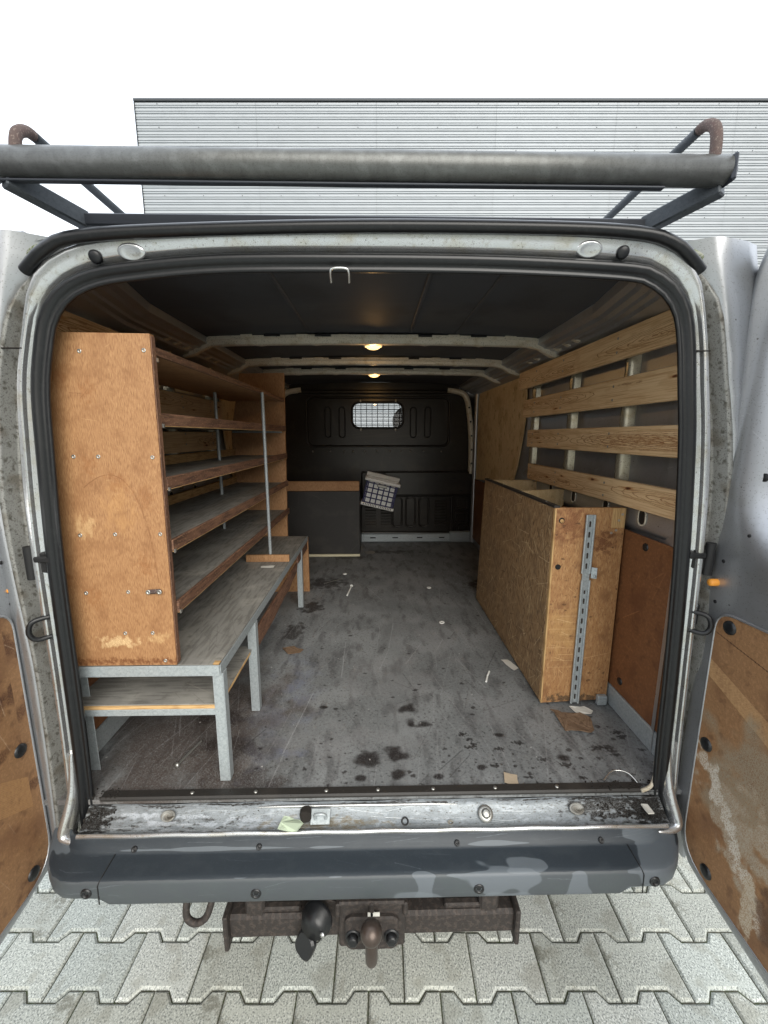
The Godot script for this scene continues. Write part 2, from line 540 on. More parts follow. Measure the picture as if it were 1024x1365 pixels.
	blob(bf, 128, 750, 150, 22, rgb8(86, 68, 50), 0.85, 0.9, 0.6, 0.04, 0.9)
	for k in 40: blob(bf, r.randf() * 256, r.randf() * 768, r.randf_range(2, 10), r.randf_range(2, 6), rgb8(70, 44, 26), 0.55, 0.9, 0.6, 0.1, 0.5)
	scratches(bf, 120, 40, rgb8(220, 180, 128), 0.7, 63)
	M.box_front = mat(Color.WHITE, 0.6, 0, bf, Vector3.ONE, 0.9)
	# red-brown hardboard linings
	var hb := weave(512, 512, rgb8(134, 92, 60), [[n_c, 0.45, 0.8, rgb8(160, 116, 78), 0.6], [n_a, 0.45, 0.85, rgb8(108, 70, 46), 0.6], [n_b, 0.6, 0.9, rgb8(94, 62, 42), 0.5], [w_s, 0.8, 1.0, rgb8(80, 46, 28), 0.3]])
	var hbs := hb.duplicate() as Image
	scratches(hbs, 60, 90, rgb8(206, 156, 108), 0.7, 64)
	for k in 14: stroke(hbs, Vector2(60 + k * 14, 300 + (k * 53) % 90), Vector2(100 + k * 16, 350 + (k * 53) % 90), rgb8(214, 170, 120), 0.7, 2)
	M.hardboard = mat(rgb8(232, 222, 214), 0.55, 0, hbs, Vector3(1.3, 1.3, 1), 0.6)
	# door linings: rubbed band on both, dried grey mud on the right one
	var hb2 := weave(512, 512, rgb8(144, 108, 74), [[n_c, 0.45, 0.8, rgb8(164, 126, 90), 0.6], [n_a, 0.45, 0.85, rgb8(116, 82, 56), 0.6], [n_b, 0.6, 0.9, rgb8(98, 68, 46), 0.5], [w_s, 0.8, 1.0, rgb8(84, 56, 36), 0.3]])
	for side in 2:
		var dl := Image.create(512, 512, false, Image.FORMAT_RGB8)
		dl.blit_rect(hb2, Rect2i(0, 0, 512, 512), Vector2i.ZERO)
		if side == 0:
			for k in 20: stroke(dl, Vector2(0, 90 + k * 1.5), Vector2(330, 190 + k * 2), rgb8(198, 160, 114), 0.4, 3)
			blob(dl, 150, 255, 150, 130, rgb8(148, 136, 116), 0.8, 0.6, 0.5, 0.01, 0.9)
			blob(dl, 120, 330, 90, 70, rgb8(170, 158, 140), 0.8, 1.0, 0.5, 0.02, 1.2)
			for k in 18: blob(dl, 16 + k * 9 + (k * 31) % 17, 262 + k * 10, 14, 22, rgb8(206, 200, 188), 0.7, 1.2, 0.5, 0.03, 1.4)
			blob(dl, 150, 430, 18, 60, rgb8(190, 178, 158), 0.9, 0.5, 0.3, 0.03, 1.0)
			blob(dl, 190, 400, 30, 60, rgb8(88, 62, 44), 0.7, 0.7, 0.5, 0.03, 0.6)
			for k in 12:
				stroke(dl, Vector2(k * 22, 40 + (k * 37) % 34), Vector2(22 + k * 22, 40 + ((k + 1) * 37) % 34), rgb8(72, 44, 28), 0.9, 4)
			for k in 16: stroke(dl, Vector2(150 + k * 3.4, 90 + k * 16), Vector2(153.4 + k * 3.4 + (k * 7) % 5, 106 + k * 16), rgb8(58, 36, 24), 0.9, 5)
		else:
			for k in 20: stroke(dl, Vector2(0, 300 + k * 3), Vector2(300, 130 + k * 4), rgb8(180, 138, 90), 0.4, 4)
			for k in 22: blob(dl, r.randf() * 512, r.randf() * 512, r.randf_range(30, 80), r.randf_range(10, 30), rgb8(70, 42, 26), 0.5, 0.9, 0.8, 0.03, 1.0)
			scratches(dl, 60, 60, rgb8(206, 190, 170), 0.8, 65, -0.9, 1.2)
		M["lining_%d" % side] = mat(Color.WHITE, 0.55, 0, dl, Vector3(-1 / .65 if side == 0 else 1 / .65, -1 / .75, 1), 0.7)
		M["lining_%d" % side].uv1_offset = Vector3(-.046, 1.493, 0)
	# concrete pavers: exposed salt-and-pepper grit
	var cw := speck(512, 512, 71)
	var cc := nz(512, 512, 0.16, 72, 1, 1, 2)
	var cd := nz(512, 512, 0.2, 73, 1, 1, 1)
	var co := weave(512, 512, rgb8(184, 187, 182), [[cc, 0.55, 0.75, rgb8(226, 228, 224), 0.9], [cd, 0.66, 0.78, rgb8(104, 108, 108), 0.75], [cc, 0.3, 0.16, rgb8(116, 120, 120), 0.6], [cw, 0.7, 1.0, rgb8(232, 232, 228), 0.35], [cw, 0.2, 0.0, rgb8(116, 118, 115), 0.4], [n_a, 0.55, 0.85, rgb8(140, 138, 128), 0.4]])
	M.paver = mat(rgb8(196, 210, 220), 0.88, 0, co, Vector3(1.9, 1.9, 1), 2.0)
	var cs := co.duplicate() as Image
	for k in 5: blob(cs, 80 + (k * 197) % 400, 60 + (k * 149) % 400, 34, 26, rgb8(104, 102, 92), 0.55, 0.9, 0.8, 0.05, 1.2)
	M.paver_dirty = mat(rgb8(196, 210, 220), 0.88, 0, cs, Vector3(1.9, 1.9, 1), 2.0)
	var js := weave(256, 256, rgb8(84, 83, 74), [[nz(256, 256, 0.06, 74), 0.5, 0.7, rgb8(64, 78, 44), 0.7], [speck(256, 256, 75), 0.6, 1.0, rgb8(104, 100, 88), 0.5]])
	M.joint = mat(rgb8(255, 255, 250), 0.95, 0, js, Vector3(3, 3, 1), 1.5)
	# metals
	var gv := weave(256, 256, rgb8(186, 191, 192), [[nz(256, 256, 0.12, 81, 1, 1, 2, FastNoiseLite.TYPE_CELLULAR), 0.3, 0.8, rgb8(158, 164, 167), 0.6], [nz(256, 256, 0.05, 82), 0.55, 0.85, rgb8(196, 200, 200), 0.6], [speck(256, 256, 83), 0.9, 1, rgb8(96, 98, 98), 0.5]])
	M.galv = mat(rgb8(236, 240, 242), 0.42, 0.3, gv, Vector3(4, 4, 1))
	var rl := weave(512, 256, rgb8(116, 114, 108), [[nz(512, 256, 0.1, 84, 3, 1), 0.5, 0.85, rgb8(98, 95, 90), 0.4], [nz(512, 256, 0.03, 85, 1, 1), 0.5, 0.8, rgb8(138, 136, 130), 0.5], [speck(512, 256, 86), 0.8, 1, rgb8(80, 76, 70), 0.4]])
	M.roller = mat(rgb8(216, 222, 230), 0.42, 0.55, rl, Vector3(2, 3, 1), 0.5)
	M.rack = mat(rgb8(92, 96, 102), 0.5, 0.4, gv, Vector3(5, 5, 1))
	M.rack_dark = mat(rgb8(46, 50, 58), 0.5, 0.2)
	var ru := weave(256, 256, rgb8(54, 50, 48), [[nz(256, 256, 0.04, 87), 0.45, 0.75, rgb8(80, 72, 67), 0.7], [nz(256, 256, 0.12, 88), 0.55, 0.8, rgb8(48, 38, 33), 0.7], [speck(256, 256, 89), 0.9, 1, rgb8(116, 98, 86), 0.3]])
	M.rust = mat(Color.WHITE, 0.7, 0.3, ru, Vector3(5, 5, 1), 1.0)
	var rr := weave(256, 256, rgb8(82, 68, 64), [[nz(256, 256, 0.06, 90), 0.5, 0.75, rgb8(84, 66, 62), 0.8], [nz(256, 256, 0.15, 91), 0.6, 0.85, rgb8(150, 140, 130), 0.6]])
	M.rusty_pipe = mat(Color.WHITE, 0.75, 0.2, rr, Vector3(5, 5, 1), 1.0)
	# silver body paint: clean, and road-grimed for the shuts
	var sp := weave(512, 512, rgb8(176, 178, 181), [[n_a, 0.55, 0.9, rgb8(162, 163, 162), 0.5], [w_s, 0.97, 1.0, rgb8(80, 78, 72), 0.6]])
	scratches(sp, 60, 26, rgb8(206, 208, 210), 0.8, 92)
	for k in 26: blob(sp, r.randf() * 512, r.randf() * 512, r.randf_range(0.8, 2.4), r.randf_range(0.8, 2.4), rgb8(70, 66, 60), 0.8, 0.5, 0.5)
	M.silver = mat(Color.WHITE, 0.36, 0.78, sp, Vector3(1.6, 1.6, 1))
	var gm := weave(512, 512, rgb8(206, 207, 208), [[n_a, 0.5, 0.85, rgb8(192, 186, 172), 0.5], [n_b, 0.64, 0.92, rgb8(160, 152, 134), 0.35], [n_c, 0.76, 0.88, rgb8(90, 82, 70), 0.6], [w_s, 0.99, 1.0, rgb8(60, 54, 46), 0.5]])
	for k in 80: blob(gm, r.randf() * 512, r.randf() * 512, r.randf_range(0.5, 1.5), r.randf_range(0.5, 1.5), rgb8(50, 44, 36), 0.85, 0.7, 0.5, 0.2)
	scratches(gm, 40, 40, rgb8(220, 220, 216), 0.7, 197)
	M.grimy = mat(Color.WHITE, 0.2, 0.85, gm, Vector3(2.2, 2.2, 1), 0.3)
	var gk := weave(512, 512, rgb8(140, 140, 136), [[n_a, 0.42, 0.8, rgb8(104, 98, 88), 0.7], [n_b, 0.55, 0.9, rgb8(62, 58, 50), 0.7], [n_c, 0.7, 0.85, rgb8(44, 40, 35), 0.7], [w_s, 0.93, 1.0, rgb8(34, 31, 28), 0.7]])
	M.channel = mat(Color.WHITE, 0.55, 0.4, gk, Vector3(2.6, 2.6, 1), 0.8)
	var bo := weave(256, 256, rgb8(214, 206, 184), [[nz(256, 256, 0.02, 93), 0.45, 0.8, rgb8(188, 174, 142), 0.7], [speck(256, 256, 94), 0.92, 1, rgb8(70, 62, 48), 0.6]])
	M.bow = mat(rgb8(250, 250, 255), 0.35, 0.1, bo, Vector3(2, 2, 1))
	M.rib = mat(rgb8(206, 206, 202), 0.25, 0.5, bo, Vector3(2, 2, 1))
	# sill: scuffed primer grey, bare bright streaks, black dirt
	var sl := weave(1024, 128, rgb8(138, 144, 148), [[nz(1024, 128, 0.02, 95), 0.5, 0.8, rgb8(118, 124, 128), 0.7], [nz(1024, 128, 0.04, 96), 0.55, 0.85, rgb8(178, 185, 192), 0.5], [nz(1024, 128, 0.1, 97), 0.68, 0.88, rgb8(76, 70, 62), 0.65], [speck(1024, 128, 98), 0.92, 1, rgb8(40, 36, 32), 0.6]])
	blob(sl, 930, 40, 90, 60, rgb8(30, 27, 24), 0.8, 1.0, 0.6, 0.05, 1.2)
	blob(sl, 1000, 60, 50, 90, rgb8(24, 22, 20), 0.95, 0.7, 0.5, 0.05, 0.8)
	blob(sl, 20, 60, 30, 90, rgb8(24, 22, 20), 0.95, 0.7, 0.5, 0.05, 0.8)
	for k in 24: blob(sl, r.randf() * 1024, 8 + r.randf() * 14, 30, 7, rgb8(34, 30, 26), 0.7, 1.1, 0.6, 0.08, 1.0)
	for k in 16: blob(sl, 60 + k * 14, 60 + (k * 37) % 50, 12, 5, rgb8(48, 46, 44), 0.6, 1.1, 0.6, 0.1, 1.0)
	for k in 10: blob(sl, 90 + (k * 31) % 240, 50 + (k * 23) % 60, 40, 9, rgb8(186, 192, 200), 0.6, 1.0, 0.7, 0.05, 1.2)
	blob(sl, 420, 86, 130, 26, rgb8(106, 92, 68), 0.6, 0.9, 0.8, 0.04, 1.2)
	scratches(sl, 160, 90, rgb8(214, 218, 220), 0.7, 99, 0, 0.5)
	M.sill = mat(Color.WHITE, 0.42, 0.45, sl, Vector3.ONE, 0.7)
	# bumper: slate plastic with paler sun-bleached flakes
	var bm := weave(1024, 256, rgb8(38, 46, 53), [[nz(1024, 256, 0.02, 101), 0.5, 0.8, rgb8(48, 55, 61), 0.6], [speck(1024, 256, 102), 0.9, 1, rgb8(80, 84, 90), 0.3]])
	for y in range(132, 256):      # the front face is coloured paler than the top, up to a wavering edge
		for x in 1024:
			if y > 138 + 5 * wob.get_noise_2d(x * 3.0, 40.0): bm.set_pixel(x, y, bm.get_pixel(x, y).lerp(rgb8(78, 83, 85), 0.75))
	for q in [[10, 120, 60, 150], [322, 232, 30, 62], [452, 228, 22, 24], [560, 240, 66, 56], [590, 170, 12, 40], [470, 140, 12, 8], [700, 245, 44, 50], [690, 150, 60, 46], [745, 110, 40, 30], [800, 200, 14, 80], [960, 130, 56, 150], [905, 240, 20, 40], [720, 40, 60, 10], [300, 40, 120, 8]]:
		blob(bm, q[0], q[1], q[2], q[3], rgb8(104, 111, 117), 0.7, 1.5, 0.08, 0.006)
	scratches(bm, 160, 50, rgb8(120, 126, 132), 0.5, 103, 0, 0.8)
	M.bumper = mat(Color.WHITE, 0.5, 0, bm, Vector3.ONE)
	# blacks
	var bk := weave(512, 512, rgb8(58, 56, 54), [[n_a, 0.5, 0.85, rgb8(78, 74, 70), 0.6], [w_s, 0.95, 1, rgb8(90, 86, 80), 0.5], [n_c, 0.68, 0.9, rgb8(84, 80, 74), 0.35]])
	scratches(bk, 70, 80, rgb8(120, 114, 106), 0.6, 111)
	M.black_board = mat(rgb8(196, 194, 192), 0.55, 0, bk, Vector3(1.2, 1.2, 1), 0.5)
	M.bulkhead = mat(rgb8(214, 208, 198), 0.28, 0.3, bk, Vector3(0.9, 0.9, 1))
	M.bolt_grey = mat(rgb8(150, 148, 142), 0.4, 0.7)
	var cl := weave(512, 512, rgb8(66, 68, 72), [[nz(512, 512, 0.01, 112, 1, 8), 0.45, 0.8, rgb8(82, 81, 81), 0.6], [n_a, 0.5, 0.9, rgb8(54, 53, 53), 0.5], [w_s, 0.9, 1, rgb8(96, 94, 92), 0.25]])
	M.headliner = mat(Color.WHITE, 0.7, 0, cl, Vector3(0.7, 0.7, 1))
	M.rubber = mat(rgb8(22, 23, 26), 0.42, 0)
	var rbk := weave(256, 256, rgb8(34, 35, 37), [[nz(256, 256, 0.05, 113), 0.55, 0.8, rgb8(62, 62, 60), 0.5], [speck(256, 256, 114), 0.93, 1, rgb8(110, 106, 98), 0.5]])
	M.seal = mat(rgb8(150, 152, 158), 0.33, 0, rbk, Vector3(5, 5, 1))
	M.black = mat(rgb8(18, 18, 19), 0.6)
	M.plastic_black = mat(rgb8(24, 25, 27), 0.35)
	M.dark_gap = mat(rgb8(22, 22, 23), 0.9)
	M.white_plastic = mat(rgb8(236, 236, 232), 0.45)
	M.navy_plastic = mat(rgb8(46, 46, 92), 0.5)
	M.orange = mat(rgb8(226, 150, 56), 0.45)
	M.chrome = mat(rgb8(200, 200, 198), 0.25, 0.9)
	M.ball = mat(rgb8(82, 72, 66), 0.35, 0.6)
	M.card_pale = mat(rgb8(176, 160, 138), 0.85)
	M.pine_pale = mat(rgb8(214, 206, 176), 0.7)
	M.steel = mat(rgb8(170, 170, 166), 0.35, 0.8)
	M.cardboard = mat(rgb8(150, 128, 108), 0.85, 0, weave(256, 256, rgb8(214, 206, 196), [[nz(256, 256, 0.1, 121, 10, 1), 0.5, 0.8, rgb8(180, 168, 156), 0.6], [nz(256, 256, 0.03, 122), 0.55, 0.8, rgb8(150, 138, 126), 0.6]]), Vector3(6, 6, 1), 1.0)
	M.paper = mat(rgb8(214, 212, 204), 0.8)
	M.paper_green = mat(rgb8(186, 200, 176), 0.8)
	M.dirt = mat(rgb8(34, 30, 26), 0.95)
	# cladding and moss
	var cg := weave(256, 256, rgb8(164, 169, 174), [[nz(256, 256, 0.02, 131), 0.5, 0.9, rgb8(157, 162, 167), 0.5], [speck(256, 256, 132), 0.95, 1, rgb8(150, 150, 150), 0.3]])
	M.cladding = mat(Color.WHITE, 0.5, 0.1, cg, Vector3(0.3, 0.3, 1))
	M.flashing = mat(rgb8(60, 64, 68), 0.5, 0.3)
	M.pale_trim = mat(rgb8(206, 214, 222), 0.5)
	M.moss = mat(Color.WHITE, 0.9, 0, weave(256, 256, rgb8(140, 142, 132), [[nz(256, 256, 0.08, 133), 0.5, 0.65, rgb8(84, 96, 58), 0.9], [speck(256, 256, 134), 0.8, 1, rgb8(210, 210, 196), 0.6]]), Vector3(6, 6, 1), 1.0)
	var gl := StandardMaterial3D.new()
	gl.albedo_color = Color(0.9, 0.95, 0.95, 0.08)
	gl.transparency = BaseMaterial3D.TRANSPARENCY_ALPHA
	gl.roughness = 0.02
	gl.cull_mode = BaseMaterial3D.CULL_DISABLED
	M.glass = gl
	var lm := mat(rgb8(255, 226, 170), 0.4)
	lm.emission_enabled = true
	lm.emission = rgb8(255, 206, 130)
	lm.emission_energy_multiplier = 1.3
	M.lamp = lm
	M.tread = mat(rgb8(28, 28, 29), 0.85)

const YAW := 1.15
const PITCH := 10.55
const SUN_E := 0.5
const SKY_E := 1.0
const EXPOSURE := 2.3
const LAMP_E := 0.015

func _ready():
	var cam := Camera3D.new()
	cam.name = "camera"
	cam.position = Vector3(0.027, 1.532, 0.952)
	cam.rotation_degrees = Vector3(-PITCH, -YAW, 0)
	cam.fov = 102.27
	cam.near = 0.02
	cam.far = 600
	add_child(cam)
	var sky := ProceduralSkyMaterial.new()
	sky.sky_top_color = Color(0.90, 0.935, 0.98)
	sky.sky_horizon_color = Color(0.97, 0.97, 0.97)
	sky.sky_curve = 0.2
	sky.ground_bottom_color = Color(0.5, 0.5, 0.49)
	sky.ground_horizon_color = Color(0.7, 0.7, 0.7)
	sky.sun_angle_max = 1.0
	sky.energy_multiplier = SKY_E
	var env := Environment.new()
	env.background_mode = Environment.BG_SKY
	env.sky = Sky.new()
	env.sky.sky_material = sky
	env.tonemap_mode = Environment.TONE_MAPPER_LINEAR
	env.tonemap_exposure = EXPOSURE
	env.sdfgi_enabled = true
	env.ssao_enabled = true
	env.ssil_enabled = true
	var we := WorldEnvironment.new()
	we.environment = env
	add_child(we)
	var sun := DirectionalLight3D.new()
	sun.name = "sun"
	sun.light_energy = SUN_E
	sun.light_angular_distance = 50
	sun.light_color = Color(1, 0.99, 0.965)
	sun.shadow_enabled = true
	sun.rotation_degrees = Vector3(-31, 16, 0)
	add_child(sun)
	make_materials()
	make_ground()
	make_warehouse()
	make_van()
	make_rack()
	make_shelving()
	make_bench()
	make_wheel_box()
	make_cupboard()
	make_crate()
	make_litter()

# ---------------------------------------------------------------- ground
func make_ground():
	var g := MB.new()
	g.face([Vector3(-250, -0.008, -250), Vector3(250, -0.008, -250), Vector3(250, -0.008, 250), Vector3(-250, -0.008, 250)], Vector3.UP)
	tag(obj("ground", g, M.joint), "dark sandy bed with moss under the paving stones", "ground", "", "structure")
	var pave := thing("pavement", "grey concrete pavement of interlocking bone shaped pavers", "pavement", Vector3(0, 0, 0))
	pave.set_meta("kind", "structure")
	pave.rotation.y = -0.02
	# outline of a bone-shaped interlocking paver, joints already taken off
	var j := 0.0020
	var hx := 0.1 - j
	var zl := 0.0825 - j
	var zs := 0.057 - j
	var half := [Vector2(-hx, zl), Vector2(-0.061 - j * 0.4, zl), Vector2(-0.039 - j * 0.4, zs), Vector2(0.039 + j * 0.4, zs), Vector2(0.061 + j * 0.4, zl), Vector2(hx, zl)]
	var poly := PackedVector2Array()
	for p in half: poly.append(p)
	for p in half: poly.append(-p)
	var meshes := []
	for k in 6:
		var b := MB.new(Vector2(k * 0.37, k * 0.61))
		b.prism(poly, 0.06, Transform3D(Basis(Vector3.RIGHT, Vector3.FORWARD, Vector3.UP), Vector3.ZERO), 0.0055)
		meshes.append(b.mesh())
	var mats := []
	for c in [[0.98, 0.99, 0.98], [0.95, 0.96, 0.95], [1.0, 1.0, 0.99], [0.93, 0.94, 0.93], [0.97, 0.97, 0.95]]:
		mats.append(tinted(M.paver, Color(c[0], c[1], c[2])))
	mats.append(tinted(M.paver_dirty, Color(0.95, 0.95, 0.93)))
	mats.append(tinted(M.paver_dirty, Color(0.91, 0.91, 0.89)))
	var r := RandomNumberGenerator.new()
	r.seed = 9
	var far := []
	for row in range(-100, 60):
		for i in range(-70, 70):
			var x := 0.2 * i + (0.1 if posmod(row, 2) == 1 else 0.0) + 0.003
			var z := 0.1395 * row + 0.0
			var at := Vector3(x, r.randf_range(-0.0015, 0.0015), z)
			var rot := Vector3(r.randf_range(-0.004, 0.004), r.randf_range(-0.006, 0.006), r.randf_range(-0.004, 0.004))
			if absf(x) < 1.75 and row >= -5 and row <= 10:
				var o := MeshInstance3D.new()
				o.name = "paving_stone"
				o.mesh = meshes[r.randi() % 6]
				o.material_override = mats[r.randi() % 7]
				pave.add_child(o, true)
				o.position = at
				o.rotation = rot
			else:
				far.append(Transform3D(Basis.from_euler(rot), at))
	var mm := MultiMesh.new()
	mm.transform_format = MultiMesh.TRANSFORM_3D
	mm.mesh = meshes[0]
	mm.instance_count = far.size()
	for i in far.size(): mm.set_instance_transform(i, far[i])
	var mi := MultiMeshInstance3D.new()
	mi.name = "paving_stones_beyond"
	mi.multimesh = mm
	mi.material_override = mats[0]
	mi.set_meta("kind", "stuff")
	pave.add_child(mi)

# ---------------------------------------------------------------- warehouse
func make_warehouse():
	var at := Vector3(0, 0, -12)
	var w := thing("warehouse", "large warehouse clad in pale grey horizontally ribbed metal sheets behind the van", "building", at)
	w.rotation_degrees.y = -YAW
	var x0 := -6.42
	var x1 := 19.6
	var top := 10.38
	var pitch := 0.1375
	var n := int(top / pitch)
	var sw := 3.25
	var mesh_of = func(width: float) -> ArrayMesh:
		var b := MB.new()
		var ring := []
		for i in n:
			var y := top - 0.04 - i * pitch
			for q in [[0.0, 0.0], [0.018, 0.026], [0.068, 0.026], [0.080, -0.004], [0.090, 0.026], [0.116, 0.026], [0.130, 0.0]]:
				ring.append(Vector3(0, y - q[0], q[1]))
		var ring2 := []
		for p in ring: ring2.append(p + Vector3(width, 0, 0))
		b.loft([ring, ring2], false, false)
		return b.mesh()
	var sheet: ArrayMesh = mesh_of.call(sw - 0.004)
	for k in 8:
		put("cladding_sheet", sheet, tinted(M.cladding, Color(1, 1, 1) * (1.0 - 0.006 * (k % 3))), w).position = Vector3(x0 + sw * k, 0, 0)
	var core := MB.new()
	core.box(Vector3((x0 + x1) / 2 + 0.02, top / 2, -9.03), Vector3(x1 - x0 - 0.06, top - 0.06, 18), 0.0)
	put("wall", core.mesh(), M.cladding, w).position = Vector3.ZERO
	var f := MB.new()
	f.box(Vector3((x0 + x1) / 2, top + 0.005, 0.0), Vector3(x1 - x0 + 0.06, 0.07, 0.10), 0.008)
	put("roof_flashing", f.mesh(), M.flashing, w).position = Vector3.ZERO
	var c := MB.new()
	c.box(Vector3(x0 - 0.012, top / 2 - 0.02, 0.0), Vector3(0.03, top - 0.04, 0.09), 0.006)
	put("corner_trim", c.mesh(), M.flashing, w).position = Vector3.ZERO
	var rp := MB.new()
	rp.box(Vector3(9.2, top + 0.45, -7.0), Vector3(17, 0.9, 9), 0.02)
	put("roof_parapet", rp.mesh(), M.pale_trim, w).position = Vector3.ZERO
	var s := MB.new()
	for k in 24:
		for i in range(0, n, 4):
			s.box(Vector3(x0 + 0.6 + k * 1.08 + (i % 4) * 0.02, top - 0.085 - i * pitch, 0.03), Vector3(0.018, 0.018, 0.012), 0.0)
	var so := put("screws", s.mesh(), M.flashing, w)
	so.position = Vector3.ZERO
	so.set_meta("kind", "stuff")

# ---------------------------------------------------------------- van
var open_line := [Vector2(.786, .47), Vector2(.781, .56), Vector2(.773, .705), Vector2(.766, .925), Vector2(.752, 1.226), Vector2(.729, 1.5), Vector2(.711, 1.632), Vector2(.698, 1.72), Vector2(.682, 1.785), Vector2(.655, 1.823), Vector2(.62, 1.845), Vector2(.565, 1.857), Vector2(.3, 1.868), Vector2(0, 1.870), Vector2(-.3, 1.866), Vector2(-.5, 1.848), Vector2(-.575, 1.832), Vector2(-.62, 1.808), Vector2(-.65, 1.77), Vector2(-.667, 1.72), Vector2(-.687, 1.629), Vector2(-.697, 1.5), Vector2(-.711, 1.236), Vector2(-.716, .944), Vector2(-.720, .731), Vector2(-.726, .56), Vector2(-.730, .47)]

# ring of (outward distance, z) pairs carried along the rear opening
func rim_rings(line: Array, side: Array, top: Array) -> Array:
	var rings := []
	for i in line.size():
		var t: Vector2 = (line[mini(i + 1, line.size() - 1)] - line[maxi(i - 1, 0)]).normalized()
		var n := Vector2(t.y, -t.x)
		var w := smoothstep(0.25, 0.9, n.y)
		var s := lerpf(1.0, 0.66, smoothstep(1.35, 1.85, line[i].y)) * lerpf(0.70, 1.0, smoothstep(0.9, 1.45, line[i].y))
		var ring := []
		for k in side.size():
			var d: float = lerpf(0.04 + (side[k].x - 0.04) * s if side[k].x > 0.04 else side[k].x, top[k].x, w)
			var z: float = lerpf(side[k].y, top[k].y, w)
			ring.append(Vector3(line[i].x + n.x * d, line[i].y + n.y * d, z))
		rings.append(ring)
	return rings

func body_x(y: float) -> float:
	return lerpf(0.93, 0.95, smoothstep(0.35, 0.8, y)) - 0.03 * smoothstep(1.1, 1.8, y) - 0.03 * smoothstep(1.8, 1.97, y)

